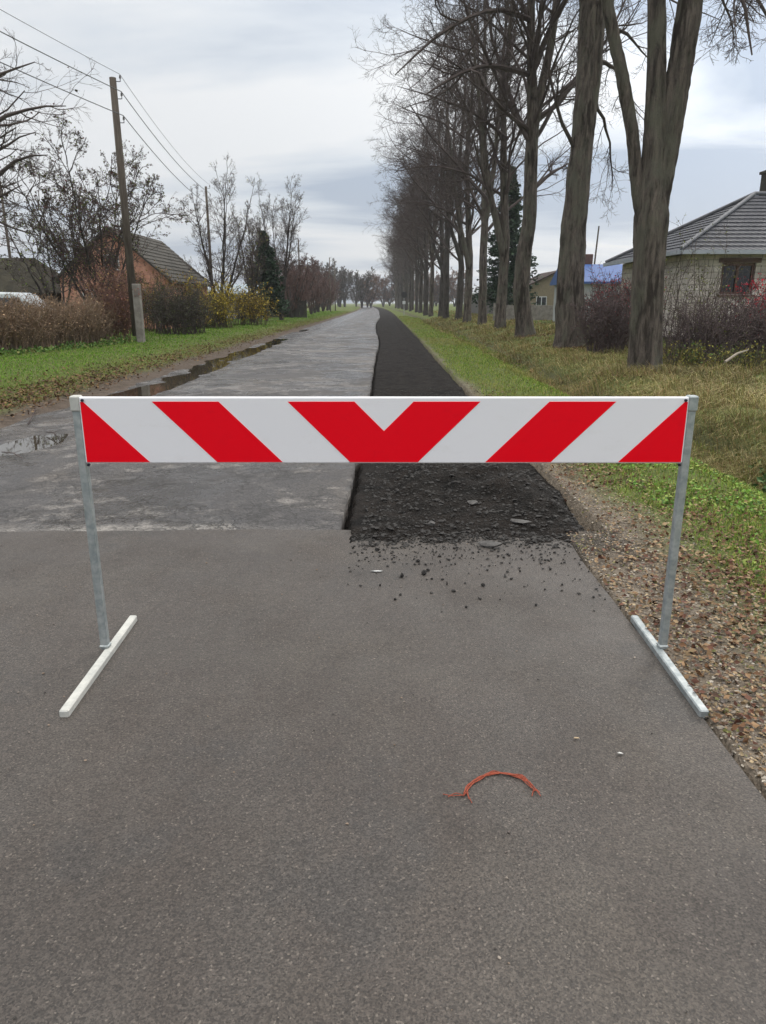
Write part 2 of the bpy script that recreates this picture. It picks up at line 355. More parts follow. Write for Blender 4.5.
def stem(points, radii, n=22, rg=None, wob=.0):
    p = np.array(points, float); d = np.concatenate(([0], np.cumsum(np.linalg.norm(np.diff(p, axis=0), axis=1)))); s = np.linspace(0, d[-1], n)
    q = np.stack([np.interp(s, d, p[:, k]) for k in range(3)], 1); 
    for _ in range(2): q[1:-1] = (q[:-2] + 2 * q[1:-1] + q[2:]) / 4
    r = np.interp(s, d, radii)
    if rg is not None and wob: q[1:-1, :2] += rg.normal(size=(n - 2, 2)) * wob
    return q, r
def trunk_mesh(name, stems, rg, flut=.10, S=20, root=True):
    parts = []
    for si, (q, r) in enumerate(stems):
        V, Fq = tubes(q[None], r[None], S); n = len(q); V = V.reshape(n, S, 3); c = q[:, None, :]
        a = np.arange(S) * 2 * np.pi / S; ph = rg.uniform(0, 6, 3)
        ln = np.linspace(0, 1, n)[:, None]
        f = 1 + flut * (.5 * np.sin(2 * a + ph[0] + 3 * ln) + .35 * np.sin(5 * a + ph[1] - 4 * ln) + .25 * np.sin(9 * a + ph[2])) + flut * .5 * rg.normal(size=(n, S)) * .35
        zt = q[:, 2:3] * 1.0; f = f + flut * .34 * (np.abs(np.sin(5 * a + 2.6 * fbm(zt * .5, zt * 0 + 3, 2) + ph[1])) + .8 * np.abs(np.sin(8.5 * a + 2.2 * fbm(zt * 1.1, zt * 0 + 8, 2))) - 1.1) + flut * .7 * fbm(zt * 1.6 + a * 0, zt * 0 + 1.5 * np.cos(a) + 1.5 * np.sin(a) + 5, 2)
        if root and si == 0: f = f * (1 + .17 * np.exp(-(q[:, 2:3] - q[0, 2]) / .28) * (1 + .5 * np.sin(4 * a + ph[1])))
        V = c + (V - c) * f[..., None]; parts.append((V.reshape(-1, 3), Fq))
    V, Fs = merge(parts); return npmesh(name, V, Fs, smooth=True)
def leaf_quads(P, size, rg, flat=0.0, cup=.25):
    n = len(P); a = rg.normal(size=(n, 3)); a[:, 2] *= (1 - flat); a = norm(a); b = rg.normal(size=(n, 3)); b[:, 2] *= (1 - flat); b = norm(np.cross(a, norm(b))) if not flat else norm(b - (b * a).sum(1, keepdims=True) * a)
    s = (size * rg.uniform(.6, 1.3, n))[:, None]; nn = norm(np.cross(a, b))
    v = np.stack([P - a * s * .5, P + b * s * .32 + nn * s * cup * rg.uniform(-1, 1, (n, 1)), P + a * s * .5, P - b * s * .32 + nn * s * cup * rg.uniform(-1, 1, (n, 1))], 1)
    o = np.arange(n)[:, None] * 4; f = np.concatenate([o + [[0, 1, 2]], o + [[0, 2, 3]]]); return v.reshape(-1, 3), f
def pick(rg, n, pal, var=.2):
    pal = np.array(pal); c = pal[rg.integers(0, len(pal), n)]; return c * rg.uniform(1 - var, 1 + var, (n, 1))
def rise(x, y):     # ground height, both sides of the road
    x = np.asarray(x, float); y = np.asarray(y, float)
    cx = bend(y); u = x - cx
    n = fbm(x * 1.3, y * 1.3, 3); n2 = fbm(x * .35 + 9, y * .35, 2)
    left = np.clip((-5.05 - u) * .08, -.12, .16) + .025 * n
    left = left + sm(-7, -11, u) * .12 * n2
    edge = np.where(y < 4.65, 1.2, 1.5 + .035 * fbm(y * 1.7, y * 0 + 3, 2) + .10 * sm(15, 40, y))
    cut = sm(edge - .02, edge + .02, u)
    dd = 3.95 + .25 * fbm(y * .3, y * 0 + 1, 2)
    dip = -.42 * np.exp(-((u - dd) / .62) ** 2) * (1 - .5 * sm(14, 30, y))
    right = -.006 + .012 * n - .03 * sm(1.3, 2.4, u) + dip + .10 * np.exp(-((u - 5.0) / .7) ** 2) * sm(14, 9, y) + .02 + .34 * sm(4.6, 7, u) * sm(17, 45, y) + .06 * n2 * sm(4, 6, u)
    right = np.where(cut > 0, lerp(-.14, right, cut), -.14)
    return np.where(u < -1.5, np.where(u < -4.6, left, -.10), right)
def bend(y):
    t = np.clip((np.asarray(y, float) - 85) / 125, 0, 3); return -1.3 * t * t
def bare_tree(name, rg, stems, limbs, b2, b3, b4, up=.06, parent=None, tm='bark', twig='twig', lratio=.42, t0=.35, rmin=.0045, ang=(28, 60), flut=.1, root=True, l1jit=.10, leaves=None, S=20, lt=None, extra=None):
    tr = trunk_mesh('trunk', stems, rg, flut, S, root); parts = []; tips = []
    l1P = []; l1R = []
    for q, r in stems:
        if len(q) > 40: q, r = q[::3], r[::3]
        n = max(2, int(limbs * (q[-1, 2] - q[0, 2]) / max(s_[0][-1, 2] - s_[0][0, 2] for s_ in stems)))
        P, Rr = grow(rg, q[None], r[None], n, t0 if lt is None else lt, ang, lratio, 9, up, l1jit, .5, .02, .2); l1P.append(P); l1R.append(Rr)
    if extra:
        l1P += [e_[0][None] for e_ in extra]; l1R += [e_[1][None] for e_ in extra]
    P1 = np.concatenate(l1P); R1 = np.concatenate(l1R); parts.append(tubes(P1, R1, 6))
    P2, R2 = grow(rg, P1, R1, b2, .2, (25, 60), .45, 7, up * .8, .14, .55, .008, .3); parts.append(tubes(P2, R2, 4))
    P3, R3 = grow(rg, P2, R2, b3, .15, (25, 65), .5, 5, up * .4, .16, .6, rmin * 1.3, .4); parts.append(tubes(P3, R3, 3))
    if b4:
        P4, R4 = grow(rg, P3, R3, b4, .15, (25, 65), .55, 4, 0, .18, .6, rmin, .5); parts.append(tubes(P4, R4, 3)); tips = P4
    else: tips = P3
    V, Fs = merge(parts); cr = npmesh('crown', V, Fs)
    lf = None
    if leaves:
        k, size, pal = leaves; pp = tips.reshape(-1, 3); pp = pp[rg.integers(0, len(pp), k)] + rg.normal(size=(k, 3)) * .03
        v, f = leaf_quads(pp, size, rg); lf = npmesh('leaves', v, [f], np.repeat(pick(rg, k, pal), 4, 0))
    return tr, cr, lf
def put_tree(name, meshes, loc, label, cat='tree', group=None, tm='bark', twig='twig', rz=0, sc=1):
    o = empty(name, loc, label, cat, group, rz); o.scale = (sc, sc, sc)
    link('trunk', meshes[0], M[tm], o); c = link('crown', meshes[1], M[twig], o)
    if meshes[2]: link('leaves', meshes[2], M['leaf'], c)
    return o

# ---------------------------------------------------------------- ground
def grid(xs, ys, zf, **k):
    X, Y = np.meshgrid(xs, ys); Z = zf(X, Y); n = len(xs); m = len(ys)
    V = np.stack([X, Y, Z], -1).reshape(-1, 3); i = np.arange(m - 1)[:, None] * n + np.arange(n - 1)[None, :]
    return V, np.stack([i, i + 1, i + 1 + n, i + n], -1).reshape(-1, 4), X, Y
def far_steps(a, step, g_, end):
    o = [a]; 
    while o[-1] < end: o.append(o[-1] + step); step *= g_
    return o
xs = np.array(sorted(set([-x for x in far_steps(8, .3, 1.12, 1500)] + list(np.arange(-8, -4.4, .12)) + list(np.arange(-4.4, 1.0, .6)) + list(np.arange(1.04, 1.7, .03)) + list(np.arange(1.7, 8, .13)) + far_steps(8, .25, 1.12, 1500))))
ys = np.array(sorted(set([-y for y in far_steps(1, .5, 1.3, 600)] + list(np.arange(-1, 12, .12)) + far_steps(12, .15, 1.025, 2500))))
def gz(x, y):
    c = bend(y); u = x; return rise(u + c, y)      # the sheet follows the bend, so u is measured from the road line
V, Fq, X, Y = grid(xs, ys, gz)
V[:, 0] += np.repeat(bend(ys), len(xs)) * np.exp(-np.abs(V[:, 0]) / 400)
u = X.ravel(); yy = Y.ravel(); nz = fbm(u * .8, yy * .8, 3); nz2 = fbm(u * 3, yy * 3, 2)
soil = np.array([.075, .060, .045]); gravel = np.array([.165, .138, .108]); grassy = np.array([.10, .125, .035]); dirt = np.array([.105, .083, .066])
cc = np.ones((len(u), 3)) * grassy
gL = sm(-5.75, -5.2, u + .3 * nz)[:, None] * (u < 0)[:, None]; cc = cc * (1 - gL) + dirt * gL
gw = 1.82 + .25 * nz - .25 * sm(5, 12, yy)
gR = (sm(gw + .25, gw - .25, u) * (u > 0))[:, None]; cc = cc * (1 - gR) + gravel * gR
bl = (sm(1.72, 1.5, u + .1 * nz) * (u > 1.0) * sm(5.0, 4.5, yy) * sm(3.9, 4.4, yy))[:, None] * .7; cc = cc * (1 - bl) + np.array([.03, .028, .025]) * bl
dt = (sm(3.2, 3.8, u) * sm(4.8, 4.2, u))[:, None]; cc = cc * (1 - dt * .6) + soil * dt * .6
link('ground', npmesh('ground', V, [Fq], cc, True), M['soil'])['kind'] = 'structure'

# worn road: real sheet with a broken left edge and dips that hold water
def oz(x, y):
    n = fbm(x * .9, y * .5, 3); lip = sm(-4.5, -5.2, x)
    z = -.004 + .010 * n + .004 * fbm(x * 4, y * 4, 2)
    d1 = np.exp(-((x + 4.35 + .22 * fbm(y * .35, y * 0, 2)) / .42) ** 2) * sm(9.5, 13, y) * sm(36, 30, y)
    d2 = np.exp(-((x + 3.95) / .5) ** 2) * np.exp(-((y - 8.0) / 1.3) ** 2)
    d3 = np.exp(-((x + 4.5) / .3) ** 2) * np.exp(-((y - 43) / 4) ** 2)
    return z + .006 - .034 * (d1 * (1.5 + 1.7 * n + .9 * fbm(x * 3, y * 1.1 + 3, 2)) + d3) - .028 * d2 * (1 + n) - .03 * lip
def eL(y): return -.15 + .03 * fbm(y * 1.1, y * 0, 3) + .03 * fbm(y * 6, y * 0 + 5, 3) - .05 * sm(7.4, 6.9, y) - .22 * sm(26, 42, y) + .10 * np.sin(np.clip(y - 20, 0, 80) / 8)* sm(18, 30, y)
def eR(y): return 1.5 + .06 * fbm(y * 1.3 + 4, y * 0 + 9, 2) + .12 * sm(15, 40, y)
ys = np.array(sorted(set(list(np.arange(4.40, 16, .08)) + far_steps(16, .1, 1.02, 420))))
xs = np.linspace(0, 1, 66)
T_, Y = np.meshgrid(xs, ys); X = -5.35 + (eL(Y) + 5.35) * T_; Z = oz(X, Y); Z[:, -1] -= .15; X[:, -1] = X[:, -2]
X += bend(Y); n = len(xs); i = np.arange(len(ys) - 1)[:, None] * n + np.arange(n - 1)[None, :]
V = np.stack([X, Y, Z], -1).reshape(-1, 3)
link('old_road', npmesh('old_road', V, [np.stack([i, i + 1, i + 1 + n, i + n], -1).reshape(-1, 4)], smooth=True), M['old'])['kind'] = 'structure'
# side road mouth on the left keeps the worn sheet running out of frame
xs = np.arange(-9.4, -5.3, .12); ys = np.arange(4.5, 8.6, .12)
V, Fq, X, Y = grid(xs, ys, lambda x, y: -.012 + .012 * fbm(x, y, 3) - .09 * sm(7.6, 8.5, y + .5 * fbm(x, y * 0, 2)))
# new asphalt pavement: near side of the joint
def joint(x): return 4.70 + .07 * fbm(x * 1.2, x * 0 + 2, 3) + .03 * fbm(x * 7, x * 0 + 4, 2) + .02 * x
xs = np.concatenate((np.arange(-14, -4, .4), np.arange(-4, 1.19, .07), [1.2])); k = 60
T_ = np.linspace(0, 1, k)[:, None]; X = np.repeat(xs[None], k, 0); Y = -6 + (joint(X) + 6) * T_; X = X + .0
X[:, -1] = 1.2 + .018 * fbm(Y[:, -1] * 2.5, Y[:, -1] * 0, 3)
Z = .010 + .004 * fbm(X * .6, Y * .6, 2); Y[-2] = Y[-1] - .004; Z[-1] = -.05
X = np.concatenate((X, X[:, -1:]), 1); Y = np.concatenate((Y, Y[:, -1:]), 1); Z = np.concatenate((Z, Z[:, -1:] * 0 - .06), 1)
n = X.shape[1]; i = np.arange(k - 1)[:, None] * n + np.arange(n - 1)[None, :]
link('new_road', npmesh('new_road', np.stack([X, Y, Z], -1).reshape(-1, 3), [np.stack([i, i + 1, i + 1 + n, i + n], -1).reshape(-1, 4)], smooth=False), M['new'])['kind'] = 'structure'
# excavated strip filled with black millings
def bz(x, y):
    u = x; l = eL(y) + .0; r = eR(y) 
    sp = sm(6.2, 4.6, y)                                   # spill over the new asphalt
    r = r - sp * .12 + .06 * sp * fbm(y * 3, y * 0 + 8, 3)
    ins = sm(l - .045, l - .012, u) * sm(r + .05 + .06 * sp, r - .04 - .10 * sp, u)
    n = fbm(x * 2.2, y * 2.2, 4)
    h = -.045 + .022 * n + .022 * fbm(x * 9, y * 9, 3) + .012 * fbm(x * 27, y * 27, 2) * sm(22, 10, y)
    h += .21 * np.exp(-((y - 5.75 + .5 * fbm(x * 2, x * 0, 2)) / .8) ** 2) * (.75 + .8 * fbm(x * 1.6 + 3, y * 1.6, 3)) * sm(.02, .35, u) * sm(1.5, 1.0, u)
    h += .060 * sm(6.4, 4.9, y) + .04 * sm(.10, -.05, u) * sm(7.5, 6.5, y)
    h += .05 * np.exp(-((y - 13.3) / .35) ** 2) + .035 * np.exp(-((y - 34) / 2.0) ** 2) + .03 * np.exp(-((u - 1.25) / .15) ** 2) * sm(9, 14, y)
    thin = .034 + .022 * fbm(x * 3, y * 3, 3) + .030 * fbm(x * 14, y * 14, 3) - .055 * sm(4.72, 4.2, y) - .03 * sm(1.2, 1.4, u)
    h = lerp(h, -.004 + .012 * fbm(x * 12, y * 12, 3), sm(.06, -.08, u) * sm(8.2, 7.0, y))
    h = lerp(thin, h, sm(4.45, 5.15, y + .2 * fbm(x * 2.5, y * 2.5, 2)))
    return lerp(-.13, h, ins)
ys = np.array(sorted(set(list(np.arange(4.0, 9, .024)) + list(np.arange(9, 16, .06)) + far_steps(16, .1, 1.02, 420))))
xs = np.arange(-.62, 1.86, .024)
V, Fq, X, Y = grid(xs, ys, bz); V[:, 0] += bend(V[:, 1])
link('excavated_strip', npmesh('excavated_strip', V, [Fq], smooth=True), M['black'])['kind'] = 'structure'
# water
def pool(name, x0, x1, y0, y1, z):
    xs = np.linspace(x0, x1, 8); ys = np.linspace(y0, y1, 20); V, Fq, X, Y = grid(xs, ys, lambda x, y: x * 0 + z); link(name, npmesh(name, V, [Fq], smooth=True), M['water'])['kind'] = 'structure'
pool('puddle', -4.98, -3.5, 9.5, 36, -.024); pool('puddle', -4.8, -3.1, 6.4, 9.45, -.020); pool('puddle', -5.0, -3.9, 38, 48, -.022)
xs = np.array([-4000., 4000])

# ---------------------------------------------------------------- stuff on the ground
def blades(name, rg, xy, h, wd, colr, bendy=.5, lean=None):
    n = len(xy); z = rise(xy[:, 0], xy[:, 1]); b = np.column_stack([xy, z - .01]); a = rg.uniform(0, 2 * np.pi, n)
    side = np.column_stack([np.cos(a), np.sin(a), np.zeros(n)]); d = norm(np.column_stack([-np.sin(a), np.cos(a), np.zeros(n)]) + (0 if lean is None else lean))
    h = h[:, None]; wd = wd[:, None]; bd = (rg.uniform(.2, 1.3, n) * bendy)[:, None]; up = np.array([[0, 0, 1.]])
    m = b + up * h * .55 + d * h * bd * .25; t = b + up * h * (1 - .45 * bd) + d * h * bd
    V = np.stack([b - side * wd, b + side * wd, m - side * wd * .8, m + side * wd * .8, t], 1).reshape(-1, 3); o = np.arange(n)[:, None] * 5
    me = npmesh(name, V, [o + [[0, 1, 3, 2]], o + [[2, 3, 4]]], np.repeat(colr, 5, 0)); return link(name, me, M['blade'])
rg = np.random.default_rng(11)
def scatter(rg, n, x0, x1, y0, y1, power=1.6):
    t = rg.random(n); y = (y0 ** (1 - power) + t * (y1 ** (1 - power) - y0 ** (1 - power))) ** (1 / (1 - power)); return np.column_stack([rg.uniform(x0, x1, n) + bend(y), y])
# right-hand verge, short grass
p = scatter(rg, 90000, 1.5, 4.2, 2.6, 90); lim = 1.95 + .32 * fbm(p[:, 0] * .8, p[:, 1] * .8, 3) - .38 * sm(5, 10, p[:, 1]) + .45 * rg.random(len(p)) ** 2
cl = fbm(p[:, 0] * 1.4 + 5, p[:, 1] * 1.4, 3)
p = p[(p[:, 0] - bend(p[:, 1]) > lim) & (rg.random(len(p)) < sm(-.5, .25, cl + .2) + .2)]; n = len(p); hh = rg.uniform(.03, .085, n) * (1 + .4 * sm(2.5, 3.6, p[:, 0]))
gcol = pick(rg, n, [(.15, .25, .03), (.20, .30, .045), (.10, .18, .03), (.32, .28, .09), (.27, .33, .06)], .25)
mx = sm(-.1, .3, fbm(p[:, 0] * .5, p[:, 1] * .35, 2))[:, None]; gcol = gcol * (1 - mx * .6) + np.array([.30, .25, .09]) * mx * .6
tag(blades('verge_grass', rg, p, hh, np.maximum(.0022, .00035 * p[:, 1]), gcol, .7), 'short green grass with yellowing patches along the right road edge', 'grass', kind='stuff')
# ditch bank: long dry grass
p = scatter(rg, 125000, 3.2, 9.5, 4.6, 75, 1.5); cl = fbm(p[:, 0] * 1.1, p[:, 1] * 1.1 + 7, 3)
keep = (rg.random(len(p)) < sm(-.45, .15, cl) + .12) & (p[:, 0] - bend(p[:, 1]) > 3.5 + .5 * fbm(p[:, 1] * .7, p[:, 1] * 0, 2)); p = p[keep]; cl = cl[keep]; n = len(p)
tus = sm(-.1, .35, fbm(p[:, 0] * 2.2 + 3, p[:, 1] * 1.6, 2)); hh = rg.uniform(.10, .32, n) * (.45 + 1.1 * tus) * (1 - .25 * sm(10, 30, p[:, 1])) * (1 + .75 * np.exp(-((p[:, 0] - 4.9) / .7) ** 2) * sm(15, 9, p[:, 1]))
gcol = pick(rg, n, [(.36, .29, .13), (.32, .29, .10), (.20, .22, .07), (.52, .42, .22), (.28, .27, .09), (.38, .25, .12)], .3)
tag(blades('long_grass', rg, p, hh, np.maximum(.0024, .00034 * p[:, 1]), gcol * (.75 + .4 * fbm(p[:, 0] * .9, p[:, 1] * .9, 3))[:, None], 1.35, np.array([[-1.1, -.5, 0]])), 'long dry straw and olive grass on the ditch bank under the trees', 'grass', kind='stuff')
# long lying blades that comb the bank
def arcs(name, rg, p, ln, wd, colr):
    n = len(p); z = rise(p[:, 0], p[:, 1]); a = rg.normal(size=n) * .75 + math.pi * 1.12; d = np.column_stack([np.cos(a), np.sin(a), np.zeros(n)]); sd = np.column_stack([-d[:, 1], d[:, 0], np.zeros(n)]) * wd[:, None]
    hp = rg.uniform(.25, .55, n); q = []
    for t in np.linspace(0, 1, 6):
        c = np.column_stack([p, z]) + d * (ln * t * (.55 + .45 * t))[:, None]; c[:, 2] += ln * hp * np.sin(t * 2.35) * 1.0 - .02; c[:, 2] = np.maximum(c[:, 2], rise(c[:, 0], c[:, 1]) + .02)
        k = (1 - .8 * t ** 2); q += [c - sd * k, c + sd * k]
    V = np.stack(q, 1).reshape(-1, 3); o = np.arange(n)[:, None] * 12; f = [o + [[2 * i, 2 * i + 1, 2 * i + 3, 2 * i + 2]] for i in range(5)]
    return link(name, npmesh(name, V, f, np.repeat(colr, 12, 0)), M['blade'])
p = scatter(rg, 26000, 4.0, 7.6, 5, 26, 1.5); cl = fbm(p[:, 0] * 1.7, p[:, 1] * 1.3 + 11, 3); p = p[(rg.random(len(p)) < sm(-.25, .25, cl)) & (p[:, 0] > 4.35 + .3 * cl[:])]; n = len(p)
tag(arcs('bank_grass', rg, p, rg.uniform(.22, .52, n) * (1 - .3 * sm(10, 20, p[:, 1])), np.maximum(.0022, .00028 * p[:, 1]), pick(rg, n, [(.36, .31, .12), (.27, .28, .09), (.48, .40, .2), (.19, .23, .07), (.33, .23, .12)], .3)), 'long combed over yellowish grass hanging down the ditch bank at right', 'grass', kind='stuff')
# beyond the trees
p = scatter(rg, 45000, 6.0, 40, 14, 120, 1.4); n = len(p); gcol = pick(rg, n, [(.16, .22, .04), (.25, .25, .08), (.14, .18, .04), (.36, .29, .12), (.30, .20, .10)], .25)
tag(blades('meadow_grass', rg, p, rg.uniform(.06, .16, n), np.maximum(.003, .00045 * p[:, 1]), gcol, .7), 'rough green grass around the houses behind the right tree row', 'grass', kind='stuff')
# left verge lawn
p = scatter(rg, 120000, -16, -5.15, 7, 130, 1.45); uu = p[:, 0] - bend(p[:, 1]); lim = -5.5 + .3 * fbm(p[:, 0] * .7, p[:, 1] * .5, 3) + .25 * rg.random(len(p)); k = uu < lim; p = p[k]; n = len(p)
gcol = pick(rg, n, [(.12, .26, .022), (.16, .30, .03), (.09, .21, .022), (.20, .28, .05)], .22)
ed = sm(-7.0, -5.8, p[:, 0] - bend(p[:, 1]) + .6 * fbm(p[:, 0], p[:, 1], 2))[:, None]; gcol = gcol * (1 - .6 * ed) + np.array([.24, .17, .07]) * .6 * ed
tag(blades('lawn_grass', rg, p, rg.uniform(.03, .075, n), np.maximum(.0035, .00042 * p[:, 1]), gcol, .7), 'bright green mown grass between the left road edge and the brown hedge', 'grass', kind='stuff')
def leaves_on(name, rg, p, size, pal, label, dz=.012, flat=.75):
    z = rise(p[:, 0], p[:, 1]) + rg.uniform(.2, 1.6, len(p)) * dz; v, f = leaf_quads(np.column_stack([p, z]), size, rg, flat)
    return tag(link(name, npmesh(name, v, [f], np.repeat(pick(rg, len(p), pal, .3), 4, 0)), M['leaf']), label, 'leaves', kind='stuff')
brown = [(.16, .085, .045), (.24, .15, .08), (.10, .045, .03), (.13, .06, .038), (.30, .21, .12), (.085, .05, .035)]
p = scatter(rg, 42000, 1.22, 4.6, 1.7, 14, 1.5); dn = fbm(p[:, 0] * 1.5 + 2, p[:, 1] * 1.1, 3); ux = p[:, 0]
prob = (.26 + .74 * np.exp(-((ux - 2.35 + .04 * p[:, 1]) / .6) ** 2)) * sm(-.4, .2, dn); p = p[rg.random(len(p)) < prob]
leaves_on('fallen_leaves', rg, p, .032, brown, 'brown and dark red fallen leaves on the gravel shoulder and grass at right', .02)
p = scatter(rg, 9000, 1.22, 2.3, 1.6, 9, 1.3)
leaves_on('leaf_litter', rg, p, .020, [(.30, .22, .13), (.24, .17, .10), (.36, .28, .17), (.16, .16, .06), (.20, .13, .08)], 'tan crumbled leaf litter over the gravel beside the asphalt edge', .008)
p = scatter(rg, 24000, -7.4, -4.95, 8, 70, 1.5); pr = np.exp(-((p[:, 0] - bend(p[:, 1]) + 5.75) / .55) ** 2) * sm(-.5, .2, fbm(p[:, 0] * 1.2, p[:, 1] * .8, 3)) + .04; k = rg.random(len(p)) < pr; p = p[k]
leaves_on('verge_leaves', rg, p, .055, [(.15, .085, .04), (.11, .06, .035), (.20, .13, .06), (.08, .05, .03)], 'brown fallen leaves along the dirt edge of the left lawn', .03)
p = np.concatenate([np.column_stack([rg.normal(cx_, .55, n_), rg.normal(cy_, .5, n_)]) for cx_, cy_, n_ in ((5.9, 16.2, 420), (6.7, 24.5, 420), (6.4, 31.5, 300))])
leaves_on('trunk_leaves', rg, p, .07, brown, 'brown leaves and litter gathered round the nearest trunk bases', .05)
# broad-leaved weeds in the near verge
p = scatter(rg, 15000, 2.1, 4.1, 3.3, 12, 1.4); k = rg.random(len(p)) < sm(-.05, .35, fbm(p[:, 0] * 1.3 + 9, p[:, 1] * 1.3, 3) + .12); p = p[k]
leaves_on('verge_weeds', rg, p, .030, [(.14, .27, .04), (.20, .34, .06), (.09, .18, .04), (.27, .33, .08)], 'small bright green weeds growing in the right verge', .045, .5)
def rocks(rg, P, size, pal=None, sq=.6):
    ph = (1 + 5 ** .5) / 2; I = norm(np.array([(-1, ph, 0), (1, ph, 0), (-1, -ph, 0), (1, -ph, 0), (0, -1, ph), (0, 1, ph), (0, -1, -ph), (0, 1, -ph), (ph, 0, -1), (ph, 0, 1), (-ph, 0, -1), (-ph, 0, 1)], float))
    Fi = np.array([(0, 11, 5), (0, 5, 1), (0, 1, 7), (0, 7, 10), (0, 10, 11), (1, 5, 9), (5, 11, 4), (11, 10, 2), (10, 7, 6), (7, 1, 8), (3, 9, 4), (3, 4, 2), (3, 2, 6), (3, 6, 8), (3, 8, 9), (4, 9, 5), (2, 4, 11), (6, 2, 10), (8, 6, 7), (9, 8, 1)])
    n = len(P); sc = size[:, None, None] * np.stack([rg.uniform(.7, 1.3, n), rg.uniform(.7, 1.3, n), rg.uniform(.4, 1, n) * sq * 1.3], 1)[:, None, :]
    a = rg.uniform(0, 6.28, n); V = I[None] * (1 + .28 * rg.normal(size=(n, 12, 1))) * sc; c, s = np.cos(a)[:, None], np.sin(a)[:, None]
    V = np.stack([V[..., 0] * c - V[..., 1] * s, V[..., 0] * s + V[..., 1] * c, V[..., 2]], -1) + P[:, None, :]
    return V.reshape(-1, 3), (Fi[None] + np.arange(n)[:, None, None] * 12).reshape(-1, 3)
p = scatter(rg, 16000, 1.18, 2.3, 1.5, 14, 1.5); k = rg.random(len(p)) < sm(2.3, 1.7, p[:, 0]); p = p[k]; s = .003 + .006 * rg.random(len(p)) ** 1.6
v, f = rocks(rg, np.column_stack([p, rise(p[:, 0], p[:, 1]) + s * .3]), s)
tag(link('gravel', npmesh('gravel', v, [f], np.repeat(pick(rg, len(p), [(.27, .235, .19), (.19, .16, .125), (.14, .12, .105), (.40, .36, .30), (.24, .18, .12)], .2), 12, 0)), M['stone']), 'tan gravel shoulder beside the new asphalt', 'gravel', kind='stuff')
# millings rubble
p = np.column_stack([rg.uniform(-.15, 1.45, 9000), 4.3 + 9 * rg.random(9000) ** 1.7]); z = bz(p[:, 0], p[:, 1]); k = z > -.09; p = p[k]; z = z[k]; s = .004 + .016 * rg.random(len(p)) ** 3.5
v1, f1 = rocks(rg, np.column_stack([p, z + s * .2]), s)
p = np.column_stack([rg.uniform(-.2, 1.3, 2600), 4.62 - np.abs(rg.normal(size=2600)) ** 1.7 * .20]); p = p[p[:, 1] > 3.1]; s = .0022 + .008 * rg.random(len(p)) ** 2.5
v2, f2 = rocks(rg, np.column_stack([p, .012 + s * .3]), s); V, Fs = merge([(v1, f1), (v2, f2)])
tag(link('millings_rubble', npmesh('millings_rubble', V, Fs), M['crumb']), 'black crumbly asphalt rubble on and in front of the excavated strip', 'rubble', kind='stuff')
cr = []
for k in range(4):
    v, f = rocks(rg, np.zeros((1, 3)), np.array([1.0]), sq=.8); cr.append(npmesh('asphalt_crumb', v, [f]))
crumbs = [at(402, 577, 4), at(425, 573, 4), at(378, 548, 4)]
spots = [(402, 577, .020), (424, 574, .015), (428, 571, .012), (377, 551, .015), (380, 586, .009), (483, 586, .009), (466, 608, .009), (536, 606, .009), (447, 585, .008), (418, 562, .010), (455, 592, .007), (505, 576, .008), (520, 572, .008), (395, 600, .006), (392, 560, .009), (440, 562, .009), (365, 560, .007), (550, 570, .007), (580, 580, .006), (348, 585, .005), (500, 600, .006), (370, 543, .010), (605, 600, .006), (545, 590, .006)]
for k, (x, y, s) in enumerate(spots):
    a_ = TH + math.atan((y - 512) / F); Yg = 1.49 / math.tan(a_); Xg = (x - 383) / F * (Yg * math.cos(TH) + 1.49 * math.sin(TH))
    o = link('asphalt_crumb', cr[k % 4], M['crumb']); o.location = (Xg, Yg, .012 + s * .45); o.scale = (s, s, s); o.rotation_euler = (0, 0, k * 1.7)
    if k == 0: tag(o, 'largest black crumb lying alone on the new asphalt before the dark strip', 'rubble lump')
    else: tag(o, 'small black asphalt crumb scattered on the grey asphalt', 'rubble lump', 'black crumbs scattered on the asphalt')
for (x, y, a, b, t, lab) in ((490, 541, .075, .042, .016, 'flat grey asphalt chunk lying at the front edge of the black rubble'), (518, 521, .085, .032, .018, 'long flat asphalt slab piece half buried near the right side of the black rubble'), (473, 506, .06, .035, .022, 'light edged asphalt chunk on the middle of the black rubble mound'), (432, 523, .035, .028, .018, 'small asphalt lump on the left flank of the black rubble mound')):
    a_ = TH + math.atan((y - 512) / F); Yg = 1.45 / math.tan(a_); Xg = (x - 383) / F * (Yg * math.cos(TH) + 1.45 * math.sin(TH))
    v, f = rocks(rg, np.zeros((1, 3)), np.array([1.0]), sq=1); v = v * np.array([a, b, t]); o = link('asphalt_chunk', npmesh('asphalt_chunk', v, [f]), mat('broken_asphalt', (.055, .052, .05), .7, color2=(.11, .105, .10), vscale=25, bump=.5, bscale=60))
    o.location = (Xg, Yg, float(bz(np.array([Xg]), np.array([Yg]))[0]) + t * .7 if Yg > 4.5 else .03); o.rotation_euler = (.15, -.1, -.3); tag(o, lab, 'asphalt chunk')
    o.location.z = max(o.location.z, .02)

